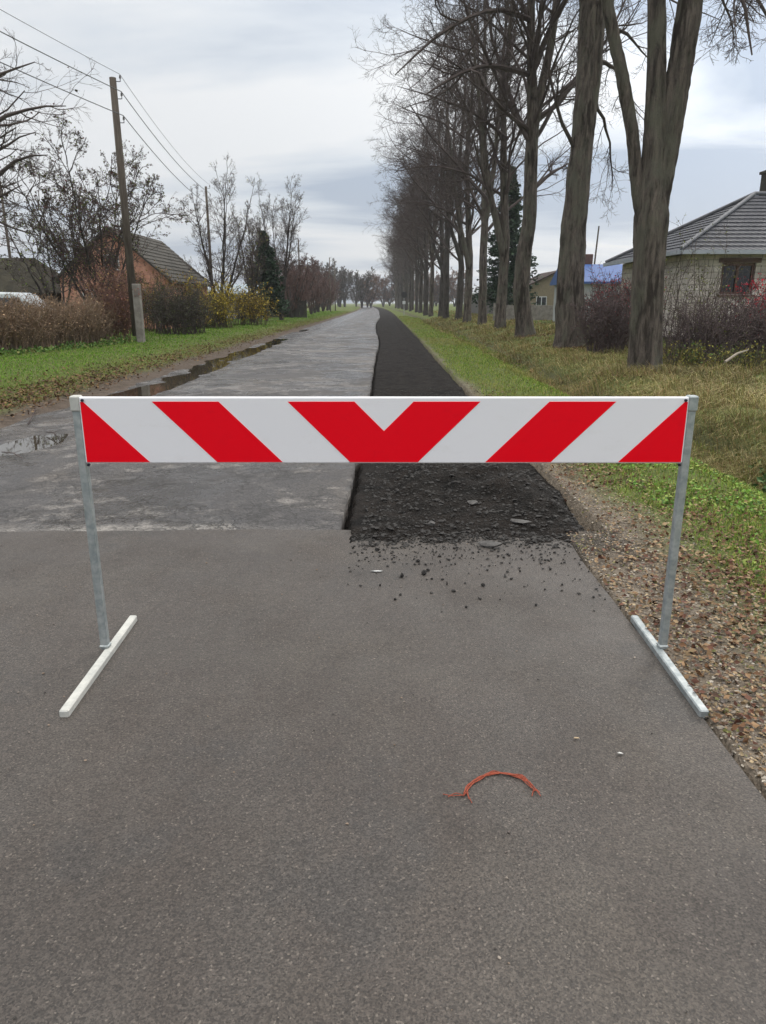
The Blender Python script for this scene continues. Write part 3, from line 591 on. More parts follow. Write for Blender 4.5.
# ---------------------------------------------------------------- barrier
BX, BY = .004, 2.89
bar = empty('road_barrier', (BX, BY, 0), 'portable barrier board with red and white chevrons on two galvanised T legs across the road', 'barrier')
ZT, ZB, HW = 1.140, .872, 1.216
mb = MB(); mb.box((0, 0, (ZT + ZB) / 2), (2 * HW, .028, ZT - ZB), bev=.004); board = mb.build('board', M['white'], bar)
def clip(poly, axis, lim, keep_less):
    o = []
    for i in range(len(poly)):
        a, b = poly[i], poly[(i + 1) % len(poly)]; ia = (a[axis] <= lim) == keep_less or a[axis] == lim; ib = (b[axis] <= lim) == keep_less or b[axis] == lim
        if ia: o.append(a)
        if ia != ib:
            t = (lim - a[axis]) / (b[axis] - a[axis]); o.append(tuple(a[k] + (b[k] - a[k]) * t for k in (0, 1)))
    return o
T0, B0 = ZT - .017, ZB + .005; H0 = T0 - B0; per, wr, off = .541, .266, .118
def stripe(poly):
    m = MB(); m.prism(poly, -.0152, -.0138, 1); return m.build('stripe', M['red'], board)
for s in (-1, 1):
    for k in (1, 2):
        a = off + per * k; poly = [(s * a, T0), (s * (a + wr), T0), (s * (a + wr - H0), B0), (s * (a - H0), B0)]
        if k == 2:
            lim = HW - .006; poly = [(s * a, T0), (s * lim, T0), (s * lim, B0), (s * (a - H0), B0)]
            poly = [(s * min(a, lim), T0), (s * lim, T0 - .002), (s * lim, B0), (s * (a - H0), B0)]
        stripe(poly)
stripe([(-off - wr, T0), (-off, T0), (0, T0 - off), (off, T0), (off + wr, T0), (off + wr - H0, B0), (-(off + wr - H0), B0)])
for s in (-1, 1):
    m = MB(); m.box((s * 1.233, .006, (1.132 + .03) / 2), (.033, .033, 1.132 - .03), bev=.004); post = m.build('post', M['zinc'], bar)
    m = MB(); m.box((s * 1.233, .005, 1.114), (.040, .044, .062), bev=.005); m.build('sleeve', M['foot'] if s < 0 else M['zinc'], post)
    m = MB(); m.box((0, -.085, .020), (.036, .86, .036), bev=.005); ft = m.build('foot', M['foot'] if s < 0 else M['zinc'], bar); ft.location = (s * 1.213, 0, .0); ft.rotation_euler = (0, 0, s * -.028)
    m = MB(); m.box((s * 1.2325, .006, .046), (.041, .041, .014), bev=.004); m.build('weld_collar', M['zinc'], post)
    for (ax, az) in ((-.016, 1.128), (-.012, .866)):
        m = MB(); m.rod((s * (1.216 + ax), -.022, az), (s * (1.216 + ax), -.012, az), .006, n=6); m.build('bolt', M['bolt'], post)

# ---------------------------------------------------------------- small litter on the road
def gp(x, y, z=0):
    a_ = TH + math.atan((y - 512) / F); Yg = (EYE - z) / math.tan(a_); return Vector(((x - 383) / F * (Yg * math.cos(TH) + (EYE - z) * math.sin(TH)), Yg, z))
rt = np.random.default_rng(3); pts = [gp(*q, .016) for q in ((464, 795), (468, 786), (478, 778), (493, 773), (508, 773), (522, 777), (530, 785), (537, 793))]
parts = []
for k in range(7):
    q = np.array([tuple(p) for p in pts]); a, b = [(0, 8), (0, 8), (0, 7), (1, 8), (0, 8), (2, 8), (0, 6)][k]; q = q[a:b] + rt.normal(size=(b - a, 3)) * [.006, .007, .0015]
    qq, r = stem(q, [.0015] * len(q), 26); qq[:, 2] = np.maximum(qq[:, 2], .015); parts.append(tubes(qq[None], r[None], 5))
for ends in (((464, 795), (452, 796), (443, 794)), ((466, 792), (470, 799), (472, 803)), ((464, 796), (456, 792), (448, 797)), ((534, 788), (532, 796))):
    q = [tuple(gp(*e_, .016)) for e_ in ends]; qq, r = stem(q, [.0016] * len(q), 8); parts.append(tubes(qq[None], r[None], 4))
V, Fs = merge(parts); tag(link('twine', npmesh('twine', V, Fs, smooth=True), M['twine']), 'frayed orange twine curled in an arc on the near asphalt', 'twine')
def small(name, px_, py_, s, m, lab, cat, sq=.6):
    v, f = rocks(rt, np.zeros((1, 3)), np.array([1.0]), sq=sq); o = link(name, npmesh(name, v * np.array(s), [f], smooth=True), m); o.location = gp(px_, py_, .014 + s[2] * .4); tag(o, lab, cat)
gq = np.column_stack([rt.uniform(-3, 1.15, 700), rt.uniform(.9, 4.5, 700)]); gs = .0012 + .0035 * rt.random(700) ** 3; v, f = rocks(rt, np.column_stack([gq, .012 + gs * .5]), gs)
tag(link('grit', npmesh('grit', v, [f], np.repeat(pick(rt, 700, [(.28, .24, .2), (.12, .10, .09), (.2, .15, .11), (.05, .045, .04)], .3), 12, 0)), M['stone']), 'fine grit scattered over the near asphalt', 'grit', kind='stuff')
small('pebble', 620, 753, (.012, .008, .012), M['pebble'], 'white pebble on the asphalt inside the right barrier foot', 'pebble')
small('wood_chip', 576, 738, (.013, .004, .005), mat('chip', (.45, .34, .22), .8), 'pale wood chip lying on the asphalt left of the white pebble', 'wood chip')
small('wood_chip', 377, 571, (.03, .008, .004), mat('pale_scrap', (.55, .55, .54), .6), 'pale flat scrap beside the black crumbs on the asphalt', 'scrap')
for (a, b, r, lab) in (((28, 424), (36, 408), .008, 'short dark stick standing out of the left puddle'), ((2, 452), (22, 458), .006, 'dark twig lying in wet mud at the left frame edge'), ((46, 432), (58, 436), .006, 'small dark twig in the puddle left of the barrier post')):
    A = gp(*a, .01); B = gp(*b, .03); m = MB(); C = A.lerp(B, .5) + Vector((.01, .02, .015)); m.rod(A, C, r, n=6); m.rod(C, B, r, r * .5, 6); m.rod(C, C + Vector((.06, .05, .02)), r * .5, r * .3, 5); tag(m.build('stick', M['twig']), lab, 'stick')

# ---------------------------------------------------------------- roadside row of big bare trees
rgt = np.random.default_rng(21)
def stems_px(Y, base, lines):
    o = []
    for ln in lines:
        q, r = [], []
        for (x, y, wpx) in ln:
            p = at(x, y, Y); zc = Y * math.cos(TH) - (p.z - EYE) * math.sin(TH); q.append(tuple(p - base)); r.append(wpx / 2 / F * zc)
        o.append(stem(q, r, 90, rgt, .004))
    return o
rowlab = 'bare roadside trees in the row along the right verge'
def limbs_px(Y, base, lines):
    o = []
    for ln in lines:
        q, r = [], []
        for (x, y, wpx, dy) in ln:
            p = at(x, y, Y + dy); q.append(tuple(p - base)); r.append(wpx / 2 / F * Y)
        o.append(stem(q, r, 9, rgt, .03))
    return o
def base_at(x, y, Y):
    X = at(x, y, Y).x; return Vector((X, Y, float(rise(np.array([X]), np.array([float(Y)]))[0]) - .05))
b = base_at(645, 372, 16.6)
st = stems_px(16.6, b, [[(645, 376, 33), (646, 330, 32), (649, 270, 31), (652, 215, 34), (654, 165, 26), (656, 100, 20), (657, 30, 18), (655, -60, 16), (650, -300, 10), (640, -520, 3)],
                        [(653, 215, 26), (662, 170, 24), (671, 120, 24), (681, 60, 24), (692, -10, 24), (705, -100, 19), (720, -330, 10), (735, -520, 3)],
                        [(645, 235, 14), (638, 195, 13), (632, 130, 13), (622, 75, 13), (610, 20, 12), (602, -40, 11), (590, -250, 7), (575, -430, 3)]])
st[0][1][-1] = .02
ex = limbs_px(16.6, b, [[(700, -110, 6, 0), (725, -60, 4, -.5), (742, 0, 3, -1), (752, 55, 1.2, -1.2)], [(702, -90, 5, 0), (730, -50, 4, .5), (760, 0, 3, 1), (785, 60, 1, 1.2)], [(698, -60, 4, 0), (712, -20, 3, .3), (728, 10, 2, .6), (733, 45, 1, .8)]])
m1 = bare_tree('t', rgt, st, 30, 8, 7, 5, flut=.10, lratio=.36, S=44, t0=.55, root=True, l1jit=.13, extra=ex)
put_tree('roadside_tree', m1, b, 'nearest thick trunked roadside tree, forking into three leaning stems', group=rowlab)
b = base_at(572, 343, 25)
st = stems_px(25, b, [[(571, 346, 31), (571, 320, 28), (570, 285, 25), (572, 250, 24), (576, 200, 22), (582, 140, 20), (586, 80, 18), (589, 0, 17), (590, -80, 14), (595, -260, 7), (600, -380, 3)],
                      [(579, 190, 14), (588, 130, 14), (596, 60, 13), (600, 0, 13), (606, -90, 10), (616, -250, 5), (622, -330, 2)]])
ex = limbs_px(25, b, [[(586, 60, 5, 0), (612, 60, 3, 1), (632, 95, 2, 1.5), (640, 150, 1, 2)], [(575, 150, 4, 0), (556, 110, 3, -1), (548, 60, 2, -1.5), (543, 10, 1, -2)], [(590, 90, 4, 0), (610, 130, 2.5, 2), (612, 190, 1, 3)], [(590, 20, 4, 0), (625, 30, 3, 2), (650, 60, 1, 3)]])
m2 = bare_tree('t', rgt, st, 34, 8, 7, 5, flut=.12, lratio=.33, S=44, t0=.5, l1jit=.13, extra=ex)
put_tree('roadside_tree', m2, b, 'second roadside tree with tall straight trunk and rusty bark streak', group=rowlab)
b = base_at(523, 335, 32)
st = stems_px(32, b, [[(526, 338, 19), (524, 320, 16), (521, 290, 15), (524, 255, 14), (530, 220, 13), (531, 170, 12), (533, 120, 11), (531, 50, 8), (531, -30, 7), (533, -160, 4), (534, -240, 1.5)],
                      [(532, 140, 9), (541, 90, 8), (550, 50, 7.5), (557, 0, 7), (566, -90, 4), (570, -180, 1.5)]])
ex = limbs_px(32, b, [[(531, 20, 5, 0), (500, 5, 4, -1.5), (460, 20, 3, -3), (420, 45, 2, -4), (395, 75, .8, -4.5)], [(530, 75, 5, 0), (490, 62, 4, -1.5), (455, 75, 3, -3), (425, 95, 1, -4)], [(530, 130, 4, 0), (500, 110, 3, -1), (470, 60, 1.5, -2)], [(538, 120, 4, 0), (560, 105, 3, 1), (585, 60, 1, 2)], [(533, 190, 4, 0), (552, 172, 3, .5), (572, 162, 1, 1)]])
m3 = bare_tree('t', rgt, st, 36, 8, 7, 5, flut=.1, lratio=.38, S=44, t0=.38, l1jit=.13, extra=ex)
put_tree('roadside_tree', m3, b, 'third roadside tree with swaying trunk that forks high up in a narrow V', group=rowlab)
var = []
for k in range(5):
    h = 19.5 + k * .8; f1 = 3.4 + k * .9; r0 = .28 + .03 * (k % 3); a = k * 2.1 + .6
    S1 = stem([(0, 0, 0), (.05, .05, f1), (.5 * math.cos(a), .3 * math.sin(a), h * .6), (.9 * math.cos(a), .6 * math.sin(a), h)], [r0, r0 * .8, r0 * .45, .03], 30, rgt, .02)
    S2 = stem([(.05, .05, f1 - .2), (-.5 * math.cos(a), -.3 * math.sin(a), f1 + 2.6), (-1.3 * math.cos(a), -.8 * math.sin(a), h * .93)], [r0 * .65, r0 * .5, .025], 24, rgt, .02)
    S3 = stem([(.1, 0, f1 + 1.5), (.8 * math.sin(a), .4, f1 + 5), (1.4 * math.sin(a), .7, h * .87)], [r0 * .45, r0 * .35, .02], 22, rgt, .02)
    var.append(bare_tree('t', rgt, [S1, S2] + ([S3] if k % 2 else []), 21, 8, 7, 4, flut=.10, lratio=.34, t0=.24, ang=(28, 62), l1jit=.11, up=.06, rmin=.007, S=12))
far = [(500, 327, 39), (482, 321.6, 46), (467, 318, 53), (459, 316, 60), (446, 314, 68), (441, 313, 75), (431, 312, 84)]
pos = []
for (x, y, Y) in far: pos.append((at(x, y, Y).x, Y))
Yc = 92
while Yc < 235: pos.append((5.6 + float(bend(Yc)) + .4 * math.sin(Yc), Yc)); Yc += 9.0
names = ['fourth roadside tree, slim trunk just left of the swaying one', 'fifth roadside tree, dark trunk leaning slightly left', 'sixth roadside tree with low V fork beside the sign side of the row']
wide = []
for k in range(2):
    S1 = stem([(0, 0, 0), (.1, .05, 4), (-.3, .2, 11), (.2, .3, 19.5)], [.30, .25, .15, .03], 30, rgt, .02); S2 = stem([(.1, 0, 3.4 + k), (-.9, -.2, 7), (-2.2, -.3, 15)], [.2, .15, .03], 24, rgt, .02)
    ex = [stem([(0, 0, z_), (-1.9, dy_, z_ + 1.2), (-3.9, dy_ * 1.6, z_ + 1.7), (-5.6, dy_ * 2, z_ + 1.2 + e_)], [.09, .07, .04, .012], 9, rgt, .05) for z_, dy_, e_ in ((6.6 + k, .3, .1), (9.3, -.5, .9), (12 - k, .4, 1.2))]
    wide.append(bare_tree('t', rgt, [S1, S2], 26, 8, 7, 4, flut=.10, lratio=.36, t0=.22, ang=(28, 60), l1jit=.11, up=.06, rmin=.007, S=12, extra=ex))
for k, (x, Y) in enumerate(pos):
    lab = names[k] if k < 3 else 'far bare tree crowded in the distant end of the right roadside row'
    z = float(rise(np.array([x]), np.array([float(Y)]))[0]) - .08
    wd_ = k in (0, 2, 3, 5, 7); put_tree('roadside_tree', wide[k % 2] if wd_ else var[(k * 2 + 1) % 5], (x, Y, z), lab, group=rowlab, rz=(.25 * math.sin(k) if wd_ else k * 1.9), sc=.98 + .08 * math.sin(k * 3.1), tm='bark' if k < 2 else 'bark2')

# ---------------------------------------------------------------- left side: poles and wires
def pole(x, Y, h, label, stub=True, group='wooden utility poles on the left'):
    z = float(rise(np.array([x]), np.array([float(Y)]))[0]) - .05; o = empty('utility_pole', (x, Y, z), label, 'utility pole', group)
    m = MB(); m.rod((0, 0, .0 if not stub else .25), (0, 0, h), .14 if Y < 40 else .10, .105 if Y < 40 else .07, 12); m.build('shaft', M['wood_pole'], o, True)
    if stub:
        m = MB(); m.box((.17, -.06, .98), (.24, .26, 2.06), bev=.02); m.build('concrete_stub', M['concrete'], o)
    for zz_ in (h - .05, h - .55, h - 1.25):
        m = MB(); m.rod((.1, 0, zz_ - .06), (.24, 0, zz_ - .06), .012, n=6); m.rod((.24, 0, zz_ - .06), (.24, 0, zz_ + .06), .012, n=6); b_ = m.build('bracket', M['bolt'], o)
        m = MB(); m.rod((.24, 0, zz_ + .03), (.24, 0, zz_ + .12), .038, .026, 8); m.build('insulator', M['ceramic'], b_)
    return o
PP = [(-12.7, -3), (-8.72, 26.2), (-11.1, 49)]
labs = ['wooden utility pole out of view at the near left end of the wires', 'tall wooden utility pole with concrete stub at the hedge end', 'wooden utility pole rising among the bare trees at left']
for (x, Y), lb in zip(PP, labs): pole(x, Y, 8.35, lb)
pole(-22.5, 46, 8.2, 'dark utility pole at the far left above the mossy shed roof', False)
pole(-9.6, 87, 8.35, 'far utility pole among the slender bare trees', False)
pole(-8.5, 121, 8.35, 'far thin utility pole above the distant brown trees, left of its twin', False)
pole(-8.4, 132, 8.35, 'farthest thin utility pole above the distant brown trees, right of its twin', False)
for dz, nm, r in ((-.0, 'topmost', .008), (-.5, 'middle', .014), (-1.2, 'lowest', .014)):
    parts = []
    for a, b_ in zip(PP[:-1], PP[1:]):
        za, zb = [float(rise(np.array([q[0]]), np.array([float(q[1])]))[0]) + 8.4 + dz for q in (a, b_)]
        t = np.linspace(0, 1, 24); q = np.stack([lerp(a[0] + .24, b_[0] + .24, t), lerp(a[1], b_[1], t), lerp(za, zb, t) - 4 * t * (1 - t) * .35], 1); parts.append(tubes(q[None], np.full((1, 24), r), 5))
    V, Fs = merge(parts); tag(link('power_line', npmesh('power_line', V, Fs, smooth=True), M['wire']), nm + ' dark overhead wire strung along the left utility poles', 'power line')

# hedge of dry brown stems
def stems_thicket(rg, xy, h, n2, n3, rmin=.004, jit=.09, up=.05, r0=.012):
    n = len(xy); z = rise(xy[:, 0], xy[:, 1]); p = [np.column_stack([xy, z])]; d = norm(np.column_stack([rg.normal(size=(n, 2)) * .22, np.ones(n)])); st_ = (h * rg.uniform(.6, 1.1, n) / 6)[:, None]
    for k in range(6): p.append(p[-1] + d * st_); d = norm(d + rg.normal(size=d.shape) * jit + [0, 0, up])
    P = np.stack(p, 1); Rr = np.full((n, 7), r0) * np.linspace(1, .35, 7)[None]; parts = [tubes(P, Rr, 4)]
    P2, R2 = grow(rg, P, Rr, n2, .15, (20, 65), .42, 5, up, .15, .6, rmin, .5); parts.append(tubes(P2, R2, 3))
    P3 = P2
    if n3: P3, R3 = grow(rg, P2, R2, n3, .1, (25, 70), .5, 4, 0, .18, .6, rmin, .5); parts.append(tubes(P3, R3, 3))
    return merge(parts), P2, P3
def shrub(name, xy, h, n2, n3, leafn, leafsize, pal, twigpal, label, seed, cat='shrub', group=None, rmin=.005, hf=None, r0=.014):
    rg = np.random.default_rng(seed); xy = np.asarray(xy, float); c = xy.mean(0); zb = float(rise(c[:1], c[1:2])[0])
    hh = h if hf is None else hf(xy)
    (V, Fs), P2, P3 = stems_thicket(rg, xy, hh, n2, n3, rmin, r0=r0); off = np.array([c[0], c[1], zb]); o = empty(name, off, label, cat, group)
    link('branches', npmesh('branches', V - off, Fs, np.tile(np.array(twigpal), (len(V), 1))), M['twig_tan'], o)
    if leafn:
        pp = P3.reshape(-1, 3); pp = pp[rg.integers(0, len(pp), leafn)] + rg.normal(size=(leafn, 3)) * .05; v, f = leaf_quads(pp, leafsize, rg)
        link('foliage', npmesh('foliage', v - off, [f], np.repeat(pick(rg, leafn, pal, .3), 4, 0)), M['leaf'], o)
    return o
rs = np.random.default_rng(8)
def band(n, pts, wd, rs=rs):
    pts = np.array(pts, float); d = np.concatenate(([0], np.cumsum(np.linalg.norm(np.diff(pts, axis=0), axis=1)))); s = rs.uniform(0, d[-1], n)
    return np.column_stack([np.interp(s, d, pts[:, 0]), np.interp(s, d, pts[:, 1])]) + rs.uniform(-wd, wd, (n, 2))
def blob(n, x, Y, rx, ry, rs=rs):
    a = rs.uniform(0, 6.28, n); r = np.sqrt(rs.random(n)); return np.column_stack([x + rx * r * np.cos(a), Y + ry * r * np.sin(a)])
shrub('dry_hedge', band(900, [(-12.5, 16), (-11.0, 20.5), (-9.9, 26.8)], .35), 1.33, 7, 3, 12000, .06, [(.36, .24, .15), (.29, .19, .12), (.44, .31, .19), (.22, .14, .09)], (.27, .195, .135), 'dense dry brown hedge along the left lawn', 1, 'hedge', rmin=.007)
shrub('climber', np.concatenate([blob(70, -9.65, 26.9, .55, .35)]), 2.3, 6, 3, 2200, .075, [(.24, .11, .09), (.30, .15, .10), (.18, .09, .07), (.32, .21, .10)], (.22, .13, .105), 'reddish brown dry vine mass beside the utility pole', 2, 'vine', rmin=.007)
shrub('dark_bush', blob(120, -9.3, 34, 1.15, 1.0), 1.9, 8, 4, 5200, .07, [(.07, .085, .04), (.10, .105, .045), (.08, .07, .055), (.05, .06, .035)], (.08, .065, .058), 'dense dark green bush on the lawn right of the utility pole', 3)
shrub('autumn_bush', blob(120, -12.0, 37.0, 2.2, 1.6), 2.5, 7, 4, 5200, .085, [(.26, .17, .04), (.16, .13, .035), (.10, .09, .03), (.20, .10, .05), (.30, .22, .05)], (.10, .075, .055), 'yellow brown autumn bush in front of the orange house', 4)
shrub('yellow_bush', blob(80, -9.6, 42.0, 1.3, .8), 2.3, 7, 4, 4600, .10, [(.46, .34, .035), (.36, .27, .03), (.22, .2, .04), (.5, .4, .06)], (.10, .08, .05), 'bright yellow leafed bush left of the bare tree trunk', 5)
shrub('yellow_bush', blob(80, -8.4, 47.0, 1.1, .8), 2.1, 7, 4, 3600, .10, [(.48, .35, .035), (.34, .22, .03), (.2, .17, .04), (.45, .36, .06)], (.10, .08, .05), 'golden yellow bush right of the bare tree trunk, by the dark fence', 6)
shrub('rust_bush', blob(70, -10.9, 43.5, 1.4, .8), 2.4, 6, 4, 2600, .09, [(.20, .09, .05), (.14, .07, .04), (.24, .15, .05)], (.09, .06, .05), 'rust brown bush behind the yellow ones, under the roof edge', 7)
# weeds at the hedge foot
rg = np.random.default_rng(77); p = band(1700, [(-11.9, 16.5), (-10.1, 21), (-9.2, 27)], .35, rg); p[:, 0] += .35
z = rise(p[:, 0], p[:, 1]) + rg.random(len(p)) ** 1.6 * .34 * (.5 + fbm(p[:, 1] * 1.5, p[:, 0] * 0, 2)); v, f = leaf_quads(np.column_stack([p, z]), .10, rg)
tag(link('hedge_weeds', npmesh('hedge_weeds', v, [f], np.repeat(pick(rg, len(p), [(.10, .19, .04), (.14, .24, .05), (.08, .15, .04), (.2, .2, .07)], .25), 4, 0)), M['leaf']), 'broad green weeds along the foot of the brown hedge', 'weeds', kind='stuff')

# left trees
def multi(rg, n, h, r, spread, f=0.3, wob=.03):
    o = []
    for k in range(n):
        a = k * 2 * math.pi / n + rg.uniform(-.4, .4); s = spread * rg.uniform(.5, 1.1); hh = h * rg.uniform(.8, 1.0)
        o.append(stem([(0.06 * math.cos(a), .06 * math.sin(a), 0 if k else -.05), (s * .25 * math.cos(a), s * .25 * math.sin(a), hh * f), (s * .7 * math.cos(a), s * .7 * math.sin(a), hh * .7), (s * math.cos(a), s * math.sin(a), hh)], [r, r * .7, r * .4, .012], 18, rg, wob))
    return o
rg = np.random.default_rng(31)
purple = [(.11, .05, .055), (.14, .07, .065), (.08, .06, .055), (.11, .10, .05)]
mt = bare_tree('t', rg, multi(rg, 8, 6.0, .07, 2.6), 14, 7, 5, 4, leaves=(12000, .07, purple + [(.16, .20, .05)]), tm='bark2', lratio=.42, t0=.2, S=8, root=False, l1jit=.16, rmin=.005)
put_tree('plum_tree', mt, (-10.9, 29.0, .1), 'purple brown leafed spreading tree in front of the orange house', tm='bark2')
mt = bare_tree('t', rg, multi(rg, 5, 5.0, .07, 2.0), 8, 6, 4, 3, leaves=(1300, .09, [(.05, .055, .03), (.14, .19, .05), (.06, .045, .035), (.22, .26, .07)]), lratio=.45, t0=.2, S=8, root=False, l1jit=.18, rmin=.005)
put_tree('apple_tree', mt, (-13.4, 31.0, .1), 'sparse branched tree with few green leaves left of the purple one', tm='bark2')
lb = Vector((-13.6, 20, .1)); rgt = rg
ex = limbs_px(20, lb, [[(-70, 170, 8, 0), (-20, 132, 5, 0), (12, 112, 3, 0), (40, 104, 2, 0), (66, 106, .8, 0)], [(-60, 230, 7, 0), (-15, 185, 5, 0), (10, 163, 3, 0), (30, 150, 2, 0), (48, 155, .8, 0)], [(-60, 110, 6, 0), (-20, 85, 4, 0), (10, 70, 2, 0), (35, 62, .8, 0)], [(-60, 260, 6, 0), (-25, 215, 4, 0), (0, 195, 2, 0), (22, 185, .8, 0)], [(-60, 200, 6, 0), (-20, 160, 4, 0), (8, 143, 2, 0), (36, 132, .8, 0)]])
mt = bare_tree('t', rg, [stem([(0, 0, 0), (.1, 0, 3), (-.3, .2, 6), (.2, 0, 9.5)], [.22, .17, .10, .02], 24, rg, .03), stem([(.1, 0, 2.4), (1.0, .3, 4.4), (1.5, .2, 7.5)], [.12, .08, .02], 16, rg, .03)], 22, 7, 6, 3, leaves=(120, .09, purple), lratio=.46, t0=.25, ang=(45, 80), S=10, up=.03, l1jit=.12, rmin=.004, extra=ex)
put_tree('bare_tree', mt, (-13.6, 20.0, .1), 'bare tree at the left frame edge reaching thin branches into the sky', tm='bark2')
yl = [(.30, .30, .05), (.20, .24, .05), (.35, .3, .08), (.12, .12, .05)]
mt = bare_tree('t', rg, multi(rg, 5, 8.0, .11, 2.2, .3), 15, 7, 6, 3, leaves=(600, .08, yl + purple), lratio=.30, t0=.2, ang=(18, 50), S=10, root=False, up=.10, rmin=.0045)
put_tree('bare_tree', mt, (-9.9, 45.5, .1), 'upright bare tree with dark stems above the yellow bushes', tm='bark2')
mt = bare_tree('t', rg, multi(rg, 6, 10.2, .10, 2.4, .3), 16, 7, 6, 3, leaves=(260, .09, yl), lratio=.28, t0=.2, ang=(15, 45), S=10, root=False, up=.12, rmin=.0055)
put_tree('bare_tree', mt, (-8.3, 61, .1), 'tall slender bare tree right of the dark spruce', tm='bark2')
mt2 = bare_tree('t', rg, multi(rg, 4, 7.6, .08, 1.6, .3), 13, 7, 5, 3, leaves=(420, .09, yl), lratio=.30, t0=.25, ang=(15, 40), S=8, root=False, up=.12, rmin=.006)
put_tree('bare_tree', mt2, (-9.2, 53, .1), 'thin bare tree with yellowish leaf remains left of the spruce', tm='bark2')
mt = bare_tree('t', rg, multi(rg, 6, 5.2, .10, 2.0, .3), 12, 7, 6, 3, lratio=.36, t0=.15, S=8, root=False, rmin=.010, twig='twig_red')
mt3 = bare_tree('t', rg, multi(rg, 5, 6.4, .10, 1.8, .3), 12, 7, 6, 3, lratio=.36, t0=.15, S=8, root=False, rmin=.012, twig='twig_red')
for k, (x, Y, s) in enumerate([(-8.6, 70, 1.0), (-8.9, 77, .95), (-9.2, 85, 1.05), (-9.0, 94, .9), (-9.4, 103, 1.0), (-9.8, 113, 1.1), (-9.9, 124, .95), (-10.2, 137, 1.0), (-10.9, 150, 1.1), (-12.0, 165, 1.05), (-13.2, 182, 1.1), (-15, 202, 1.1), (-12.5, 80, 1.1), (-13, 98, 1.15), (-14, 120, 1.2)]):
    lab = 'nearest reddish brown bushy bare tree beyond the dark fence' if k == 0 else 'reddish brown bare tree in the distant left roadside row'
    put_tree('bushy_tree', (mt, mt3)[k % 2], (x, Y, .1), lab, group='reddish bare trees in the distant left row' if k else None, tm='bark2', twig='twig_red', rz=k * 1.3, sc=s)
# far end of the road
fl = 'distant tree closing the view at the end of the road'
far_red = bare_tree('t', rg, multi(rg, 7, 9.0, .16, 4.0, .3), 13, 7, 6, 3, lratio=.34, t0=.15, S=6, root=False, rmin=.022, leaves=(2600, .30, [(.26, .13, .06), (.22, .12, .07), (.18, .1, .06)]))
far_g = bare_tree('t', rg, multi(rg, 6, 11, .18, 2.8, .3), 13, 7, 6, 3, lratio=.32, t0=.15, S=6, root=False, rmin=.025, leaves=(1500, .3, [(.07, .075, .045), (.09, .08, .06)]))
rq = np.random.default_rng(404)
for k in range(30):
    x = -46 + 2.4 * k + rq.uniform(-1.5, 1.5); Y = 238 + rq.uniform(0, 75); s = rq.uniform(.95, 1.35); r_ = int(x > -6 and rq.random() < .8)
    lab = ('orange brown ' if r_ else 'grey green ') + fl
    put_tree('distant_tree', (far_g, far_red)[r_], (x, Y, 0), lab, group=('orange brown' if r_ else 'grey green') + ' trees at the end of the road', tm='bark2', rz=k, sc=s)

rw = np.random.default_rng(91); lo = []
for k in range(3):
    _, c_, _l = bare_tree('t', rw, multi(rw, 5, 11, .2, 3.0, .3), 8, 4, 4, 0, lratio=.38, t0=.12, S=4, root=False, rmin=.07); vv = np.empty(len(c_.vertices) * 3, np.float32); c_.vertices.foreach_get('co', vv); ff = np.empty(len(c_.loops), np.int32); c_.loops.foreach_get('vertex_index', ff); lo.append((vv.reshape(-1, 3), ff.reshape(-1, 4)))
    lv = vv.reshape(-1, 3)[rw.integers(0, len(vv) // 3, 700)]; lo[-1] = (lo[-1][0], lo[-1][1], *leaf_quads(lv.astype(float), .5, rw))
pv = []; cvs = []
for k in range(100):
    a = rw.uniform(-1.25, 1.25); d = rw.uniform(330, 430); v, f, lv, lf = lo[k % 3]; s_ = rw.uniform(.7, 1.15); off = np.array([d * math.sin(a), d * math.cos(a), -.3]); cbase = np.array([(.13, .10, .085), (.16, .105, .08), (.10, .10, .075)][rw.integers(0, 3)])
    pv.append((v * s_ * [1.3, 1.3, 1] + off, f)); cvs.append(np.tile(cbase, (len(v), 1))); pv.append((lv * s_ * [1.3, 1.3, 1] + off, lf)); cvs.append(np.tile(cbase * 1.2, (len(lv), 1)))
V, Fs = merge(pv); tag(link('distant_wood', npmesh('distant_wood', V, Fs, np.concatenate(cvs)), M['twig_tan']), 'far off belt of bare woodland along the horizon', 'woodland', kind='stuff')
# spruces
def spruce(rg, h, rad):
    q, r = stem([(0, 0, 0), (0, 0, h)], [h * .018, .01], 16); tr = trunk_mesh('trunk', [(q, r)], rg, .05, 8, False); n = int(h * 26); t = rg.uniform(.10, .99, n) ** .9
    a = rg.uniform(0, 6.28, n); Lb = rad * (1 - t) ** .85 * rg.uniform(.7, 1.15, n) + .12; s = np.linspace(0, 1, 6)[None, :]
    rr = Lb[:, None] * s; zz_ = (t * h)[:, None] - rr * .22 + .16 * rr * s; P = np.stack([rr * np.cos(a)[:, None], rr * np.sin(a)[:, None], zz_], -1); parts = [tubes(P, np.linspace(.02, .006, 6)[None].repeat(n, 0), 3)]
    P2, R2 = grow(rg, P, np.full((n, 6), .01), 9, .1, (35, 65), .34, 4, -.12, .08, .7, .006, .5)
    V, Fs = merge(parts); br_ = npmesh('crown', V, Fs)
    pp = np.repeat(P2.reshape(-1, 3), 2, 0) + rg.normal(size=(len(P2) * 8, 3)) * .05; v, f = leaf_quads(pp, .30, rg, 0, .1); v = v.reshape(-1, 4, 3); c = v.mean(1, keepdims=True); v = c + (v - c) * [1, 1, .7]
    return tr, br_, npmesh('leaves', v.reshape(-1, 3), [f], np.repeat(pick(rg, len(pp), [(.04, .07, .04), (.05, .085, .048), (.03, .05, .034)], .25), 4, 0))
sp = spruce(rg, 6.6, 1.9); put_tree('spruce', sp, (-8.9, 57, 0), 'dark spruce standing among the bare trees on the left', 'spruce', tm='bark2')
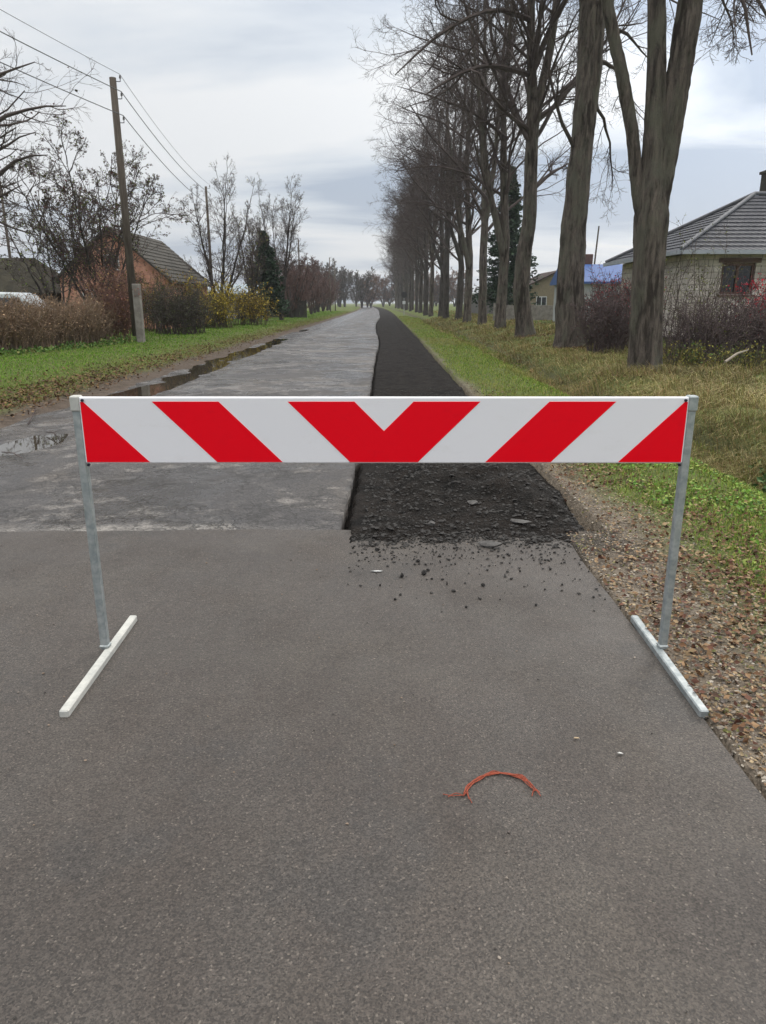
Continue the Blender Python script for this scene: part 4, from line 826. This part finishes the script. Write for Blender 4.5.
sp2 = spruce(rg, 12.5, 3.1); put_tree('spruce', sp2, (at(506, 300, 66).x, 66, 0), 'tall green spruce seen between the right roadside trunks', 'spruce', tm='bark2')

# ---------------------------------------------------------------- buildings
def courses(m, A, B, C, D, n, up=.035):     # stepped tile courses from eave A-B up to D-C
    A, B, C, D = map(Vector, (A, B, C, D)); nn = (B - A).cross(D - A).normalized()
    if nn.z < 0: nn = -nn
    for i in range(n):
        t0, t1 = i / n, (i + 1) / n; a = A.lerp(D, t0); b_ = B.lerp(C, t0); c = B.lerp(C, t1); d = A.lerp(D, t1)
        m.add([a + nn * up, b_ + nn * up, c + nn * .004, d + nn * .004, a, b_], [(0, 1, 2, 3), (0, 4, 5, 1)])
def house_gable(name, x0, x1, y0, y1, zg, ze, za, wallm, roofm, label, chim=None, win=None, over=.3):
    o = empty(name, ((x0 + x1) / 2, (y0 + y1) / 2, zg), label, 'house'); cx_ = (x0 + x1) / 2; cy = (y0 + y1) / 2
    hw = (x1 - x0) / 2; hd = (y1 - y0) / 2; e_ = ze - zg; a = za - zg
    m = MB(); m.prism([(-hw, 0), (hw, 0), (hw, e_), (0, a - .05), (-hw, e_)], -hd, hd, 1); m.build('wall', wallm, o)
    m = MB(); sl = (a - e_) / hw; ox = over; ez = e_ - sl * ox
    for s in (-1, 1):
        m.prism([(s * (hw + ox), ez), (s * (hw + ox), ez + .10), (0, a + .12), (0, a + .02)] if s > 0 else [(-(hw + ox), ez + .10), (-(hw + ox), ez), (0, a + .02), (0, a + .12)], -hd - over, hd + over, 1)
        courses(m, (s * (hw + ox), -hd - over, ez + .105), (s * (hw + ox), hd + over, ez + .105), (0, hd + over, a + .125), (0, -hd - over, a + .125), 12)
    rf = m.build('roof', roofm, o)
    if chim: m = MB(); m.box((chim[0], chim[1], a + .1), (.5, .5, 1.2), bev=.02); m.box((chim[0], chim[1], a + .73), (.62, .62, .1)); m.build('chimney', M['frame'], rf)
    for (wx, wz, ww, wh) in (win or []):
        m = MB(); m.box((wx, -hd - .02, wz), (ww, .08, wh)); f_ = m.build('window', M['trim'], o)
        for s in (-1, 1):
            m = MB(); m.box((wx + s * (ww / 4 - .01), -hd - .065, wz), (ww / 2 - .1, .012, wh - .14)); m.build('pane', M['glass'], f_)
    return o
house_gable('orange_house', -17.1, -11.4, 40, 49, 0, 2.75, 5.2, M['orange_wall'], M['slate'], 'orange rendered house with dark gabled roof behind the purple tree' , None, [(-1.2, 1.6, 1.0, 1.2), (1.2, 1.6, 1.0, 1.2), (0, 3.55, .8, .8)])
o = empty('shed', (-22.5, 44, 0), 'low shed with mossy dark roof at the far left', 'shed')
m = MB(); m.box((0, 0, 1.1), (7, 5, 2.2)); m.build('wall', M['dark_wood'], o)
m = MB(); m.prism([(-2.9, 2.05), (2.9, 2.05), (0, 4.0)], -3.9, 2.4, 0); V_ = m.v
m.v = [((x if x < 0 or z < 3 else x), y, z) for x, y, z in m.v]; m.v = [(4.3 if (x > 2 and z < 3) else x, y, z) for x, y, z in m.v]; rf = m.build('roof', M['moss_roof'], o)
# shed behind trees with pale roof
o = empty('shed', (-13.4, 66, 0), 'low shed with pale blue white roof behind the dark fence', 'shed')
m = MB(); m.box((0, 0, 1.1), (5.0, 4, 2.2)); m.build('wall', M['grey_wall'], o)
m = MB(); m.add([(-2.8, -2.3, 2.15), (2.8, -2.3, 2.15), (2.8, 2.3, 3.0), (-2.8, 2.3, 3.0), (-2.8, -2.3, 2.3), (2.8, -2.3, 2.3), (2.8, 2.3, 3.15), (-2.8, 2.3, 3.15)], [(3, 2, 1, 0), (4, 5, 6, 7), (0, 1, 5, 4), (1, 2, 6, 5), (2, 3, 7, 6), (3, 0, 4, 7)]); m.build('roof', mat('pale_blue_roof', (.30, .36, .40), .7, var=.15), o)
# dark board fence, left
o = empty('board_fence', (-9.7, 71, 0), 'dark board fence behind the trees on the left', 'fence'); m = MB()
for k in range(40): m.box((-2.9 + .135 * k, .02 * math.sin(k * 5), .9 + .03 * math.sin(k * 3.3)), (.12, .025, 1.6))
m.build('board_panel', M['dark_wood'], o)
for k in range(4): m = MB(); m.box((-2.85 + 1.75 * k, .09, .9), (.11, .11, 1.8)); m.build('post', M['dark_wood'], o)

# block house on the right
HX, HY, HZ = 14.75, 30.95, .25; hs = 4.15
o = empty('block_house', (HX, HY, HZ), 'pale block walled house with dark grey tiled hip roof at right', 'house'); wl = hs - .35; wh = 2.95; t = .35
m = MB(); m.box((-wl + t / 2, 0, wh / 2), (t, 2 * wl, wh)); m.box((wl - t / 2 + 4, 0, wh / 2), (t, 2 * wl, wh)); m.box((2, wl - t / 2, wh / 2), (2 * wl + 4 - 2 * t - .01, t, wh))
wins = [(-2.62, -1.42), (1.1, 2.6), (4.6, 6.0)]; z0, z1 = 1.55, 2.62; xa = -wl + t + .001; yf = -wl + t / 2
edges = [xa] + [q for w_ in wins for q in w_] + [wl + 4 - t - .001]
for k in range(0, len(edges), 2): m.box(((edges[k] + edges[k + 1]) / 2, yf, wh / 2), (edges[k + 1] - edges[k], t, wh))
for a, b_ in wins: m.box(((a + b_) / 2, yf, z0 / 2), (b_ - a - .002, t, z0)); m.box(((a + b_) / 2, yf, (z1 + wh) / 2), (b_ - a - .002, t, wh - z1))
m.build('wall', M['block'], o)
for a, b_ in wins:
    m = MB(); c_ = (a + b_) / 2; zc_ = (z0 + z1) / 2; yw = -wl + .12
    for q in (a + .05, c_, b_ - .05): m.box((q, yw, zc_), (.09, .08, z1 - z0))
    m.box((c_, yw, z0 + .045), (b_ - a - .2, .075, .09)); m.box((c_, yw, z1 - .045), (b_ - a - .2, .075, .09)); m.box((c_, -wl - .03, z0 - .04), (b_ - a + .1, .2, .06)); m.box((c_, -wl - .01, z1 + .09), (b_ - a + .3, .06, .16))
    f_ = m.build('window', M['frame'], o); m = MB(); m.box((c_, yw + .02, zc_), (b_ - a - .1, .01, z1 - z0 - .1)); m.build('pane', M['glass'], f_)
m = MB(); ez, az = 3.0, 5.35; e0 = -hs - .25; e1 = hs + .25; R0 = (0, 0, az); R1 = (4, 0, az)
c0, c1, c2, c3 = (e0, e0, ez), (e1 + 4, e0, ez), (e1 + 4, e1, ez), (e0, e1, ez)
m.add([c0, c1, c2, c3, R0, R1], [(0, 1, 5, 4), (1, 2, 5), (2, 3, 4, 5), (3, 0, 4), (3, 2, 1, 0)])
for A, B, C, D in ((c0, c1, R1, R0), (c1, c2, R1, R1), (c2, c3, R0, R1), (c3, c0, R0, R0)): courses(m, A, B, C, D, 15, .035)
rf = m.build('roof', M['tile'], o)
m = MB()
for c_, r_ in ((c0, R0), (c3, R0), (c1, R1), (c2, R1)): m.rod(Vector(c_) + Vector((0, 0, .08)), Vector(r_) + Vector((0, 0, .08)), .07, n=8)
m.rod((0, 0, az + .08), (4, 0, az + .08), .07, n=8); m.build('ridge_tiles', mat('ridge_tile', (.16, .165, .18), .6, var=.2), rf)
m = MB(); m.box((2, e0 - .06, ez - .05), (2 * hs + 4.5, .12, .14)); m.box((e0 - .06, 0, ez - .05), (.12, 2 * hs + .5, .14)); m.build('gutter', mat('pale_gutter', (.36, .39, .43), .5, var=.1), rf)
m = MB(); m.box((1.0, .8, az + .28), (.62, .62, 1.35), bev=.02); m.box((1.0, .8, az + .98), (.74, .74, .1)); m.build('chimney', M['slate'], rf)
sl = (az - ez) / (hs + .25); ang = math.atan(sl); yS = -1.3; rot = Matrix.Rotation(ang, 3, 'X')
m = MB(); m.box((.95, yS, ez + (yS - e0) * sl + .09), (.75, .95, .1), rot); sk = m.build('skylight', M['trim'], rf); m = MB(); m.box((.95, yS - .02, ez + (yS - e0) * sl + .145), (.6, .8, .012), rot); m.build('pane', mat('bright_glass', (.5, .55, .6), .1), sk)

# blue roofed shed
Yb = 45; o = empty('blue_roof_shed', (13.75, Yb + 2, .3), 'pale grey outbuilding with bright blue sheet roof between trunks', 'shed')
m = MB(); m.box((0, 0, 1.2), (5.2, 4, 2.4)); m.build('wall', M['grey_wall'], o)
m = MB(); m.prism([(-2.35, 2.3), (-2.35, 2.42), (0, 3.5), (2.35, 2.42), (2.35, 2.3)], -2.85, 2.85, 0); rf = m.build('roof', M['blue'], o)
m = MB(); m.box((-1.0, .3, 3.6), (.45, .45, 1.0), bev=.02); m.build('chimney', M['frame'], rf)
m = MB(); m.box((0, -2.06, 1.4), (.9, .1, .8)); f_ = m.build('window', M['trim'], o); m = MB(); m.box((0, -2.12, 1.4), (.75, .012, .65)); m.build('pane', M['glass'], f_)
p0 = at(592, 262, 52); p1 = at(599, 226, 52); m = MB(); m.rod((p0.x, 52, .2), (p1.x, 52, p1.z), .07, .05, 8)
m.v = [(x, y, z) for x, y, z in m.v]; tag(m.build('leaning_pole', M['wood_pole']), 'slightly leaning dark pole behind the blue roofed outbuilding', 'pole')
m = MB(); q = at(558, 300, 44); m.box((q.x, 44, 1.65), (.16, .16, 2.9), bev=.01); tag(m.build('white_post', M['trim']), 'tall white post at the left corner of the blue roofed outbuilding', 'post')
house_gable('brown_house', at(524, 300, 72).x, at(566, 300, 72).x + 2.5, 72, 80, .3, 2.9, 4.4, mat('ochre_wall', (.24, .20, .135), .9, var=.15), mat('brown_roof', (.075, .05, .045), .85, var=.25), 'low ochre house with brown roof far behind the swaying roadside trunk', None, [(-1.6, 1.3, 1.0, 1.0), (1.4, 1.3, 1.0, 1.0)])
house_gable('white_house', at(480, 300, 84).x, at(500, 300, 84).x + 1.5, 84, 92, .3, 2.6, 3.5, mat('grey_shed_wall', (.16, .15, .15), .9, var=.15), M['trim'], 'low building with whitish roof far behind the roadside trunks')
q = at(544, 309, 52); o = empty('concrete_fence', (q.x, 52, .3), 'low pale concrete panel fence behind the roadside trees', 'fence')
for k in range(3): m = MB(); m.box((-2.3 + 2.3 * k, 0, .55), (2.16, .07, 1.0), bev=.01); m.build('panel', M['concrete'], o)
for k in range(4): m = MB(); m.box((-3.45 + 2.3 * k, 0, .6), (.13, .13, 1.2), bev=.01); m.build('post', M['concrete'], o)

# right-hand shrubs
reds = [(.50, .05, .06), (.38, .05, .06), (.25, .06, .06)]; pur = [(.13, .09, .095), (.17, .11, .11), (.12, .10, .08)]
shrub('red_shrub', blob(90, 8.0, 25.2, 1.0, .7), 2.2, 7, 4, 4200, .055, reds * 2 + pur, (.115, .088, .086), 'red leafed shrub between the two nearest roadside trunks', 41, rmin=.007)
shrub('dark_shrub', blob(90, 6.9, 22.8, .6, .6), 1.6, 8, 4, 2600, .05, pur + [(.1, .04, .04)], (.115, .088, .086), 'dark purple leafless shrub beside the second roadside trunk', 42, rmin=.007)
for k, (x, Y, rx, h, n, lab, pal) in enumerate([(8.4, 19.3, .9, 1.5, 90, 'tangled dark shrub just right of the nearest trunk', pur + [(.12, .13, .04)]), (10.2, 19.8, 1.1, 1.55, 100, 'dense purple grey bare shrub under the block house window', pur), (12.1, 19.6, 1.0, 1.6, 90, 'purple bare shrub near the right frame edge', pur)]):
    shrub('bare_shrub', blob(n, x, Y, rx, .7), h, 8, 4, 1500, .05, pal, (.115, .088, .086), lab, 50 + k, rmin=.0065)
shrub('red_shrub', blob(60, 11.0, 21.0, .8, .5), 1.9, 7, 4, 4500, .06, [(.60, .03, .06), (.45, .03, .05), (.5, .06, .08)], (.07, .035, .04), 'bright crimson shrub at the right frame edge before the house', 60, rmin=.006)
shrub('young_shrub', blob(30, 9.2, 22.0, 1.2, .5), 2.9, 5, 3, 700, .06, [(.20, .22, .06), (.12, .13, .05)], (.085, .065, .05), 'thin twiggy shrub with a few green leaves before the block wall', 61, rmin=.005)
shrub('yellow_weeds', blob(120, 8.6, 17.6, 2.2, .5), .55, 5, 2, 1600, .06, [(.22, .22, .05), (.10, .16, .04), (.3, .26, .06)], (.10, .09, .05), 'yellow green weeds at the foot of the bare shrubs', 62, 'weeds')
# fallen branch
A = gp(725, 362, .25); B = gp(748, 350, .45); m = MB(); m.rod(A, A.lerp(B, .5) + Vector((0, 0, .05)), .03, n=7); m.rod(A.lerp(B, .5) + Vector((0, 0, .05)), B, .03, .015, 7); tag(m.build('fallen_branch', mat('pale_branch', (.28, .24, .19), .8, var=.2)), 'pale broken branch leaning in the weeds near the right edge', 'branch')
# ditch tussock of broad leaves
shrub('ditch_plant', blob(40, 3.75, 6.3, .28, .28), .42, 5, 0, 420, .07, [(.075, .15, .05), (.06, .12, .04), (.11, .17, .06)], (.11, .12, .05), 'broad leaved green plant growing in the ditch right of the barrier', 63, 'plant', r0=.004, rmin=.002)
shrub('ditch_plant', blob(30, 4.1, 6.9, .4, .25), .5, 6, 0, 380, .06, [(.20, .17, .06), (.13, .14, .05), (.09, .12, .04)], (.14, .12, .06), 'yellowing stemmy plant in the ditch below the long grass', 64, 'plant', r0=.004, rmin=.002)

# sign and car
q = at(404, 300, 95); o = empty('road_sign', (q.x, 95, 0), 'small dark sign with white plate on a post by the far tree row', 'road sign')
m = MB(); m.rod((0, 0, 0), (0, 0, 2.9), .04, n=8); m.build('post', M['gutter'], o); m = MB(); m.rod((0, -.06, 2.5), (0, -.04, 2.5), .38, n=20); m.build('sign_back', mat('sign_back', (.03, .03, .032), .6), o); m = MB(); m.box((0, -.05, 1.55), (.38, .02, .38), bev=.005); m.build('plate', M['trim'], o)
o = empty('parked_car', (-14.0, 28.5, .12), 'white parked car with only its roof showing above the brown hedge', 'car', rz=0)
prof = [(-2.2, .35), (2.2, .35), (2.25, .75), (2.1, .98), (1.2, 1.12), (.55, 1.68), (.3, 1.76), (-1.1, 1.80), (-1.6, 1.70), (-2.1, 1.15), (-2.25, .9)]
m = MB(); n_ = len(prof); ring = []
for yv, k_ in ((-.88, .0), (-.80, 1), (.80, 1), (.88, .0)):
    ring.append([(x * (1 if k_ else .985), (yv if z < 1.1 else yv * (.84 if k_ == 0 else .86)), z if k_ or z < 1.6 else z - .07) for x, z in prof])
vv = [p_ for r_ in ring for p_ in r_]; ff = [(a * n_ + k, a * n_ + (k + 1) % n_, (a + 1) * n_ + (k + 1) % n_, (a + 1) * n_ + k) for a in range(3) for k in range(n_)] + [tuple(range(n_)), tuple(range(3 * n_, 4 * n_))[::-1]]
m.add(vv, ff); m.build('body', M['car_paint'], o)
for s in (-1, 1):
    for a, b_ in ((-1.65, -.5), (-.42, .55)): m = MB(); m.add([(a - .15, s * .892, 1.12), (b_ + .3, s * .892, 1.12), (b_, s * .768, 1.56), (a + .05, s * .768, 1.56)], [(0, 1, 2, 3)]); m.v += [(x, y - s * .02, z) for x, y, z in m.v]; m.f += [(4, 5, 6, 7), (0, 1, 5, 4), (1, 2, 6, 5), (2, 3, 7, 6), (3, 0, 4, 7)]; m.build('side_window', M['glass'], o)
    for wx in (-1.4, 1.4):
        m = MB(); m.rod((wx, s * .72, .32), (wx, s * .91, .32), .32, n=20); wv = m.build('wheel', M['rubber'], o); m = MB(); m.rod((wx, s * .90, .32), (wx, s * .925, .32), .2, n=16); m.build('rim', M['gutter'], wv)

# ---------------------------------------------------------------- damp autumn air
m = MB(); m.box((0, 700, 60), (2600, 1900, 140)); hz = m.build('haze', None); hz['kind'] = 'stuff'; hz['label'] = 'thin damp autumn haze over the road and trees'
hm = bpy.data.materials.new('haze'); hm.use_nodes = True; hn = hm.node_tree.nodes; hn.clear(); ho = hn.new('ShaderNodeOutputMaterial'); hv = hn.new('ShaderNodeVolumePrincipled')
hv.inputs['Color'].default_value = (.86, .89, .94, 1); hv.inputs['Density'].default_value = .00045; hv.inputs['Anisotropy'].default_value = .2
hm.node_tree.links.new(hv.outputs[0], ho.inputs['Volume']); hz.data.materials.append(hm)
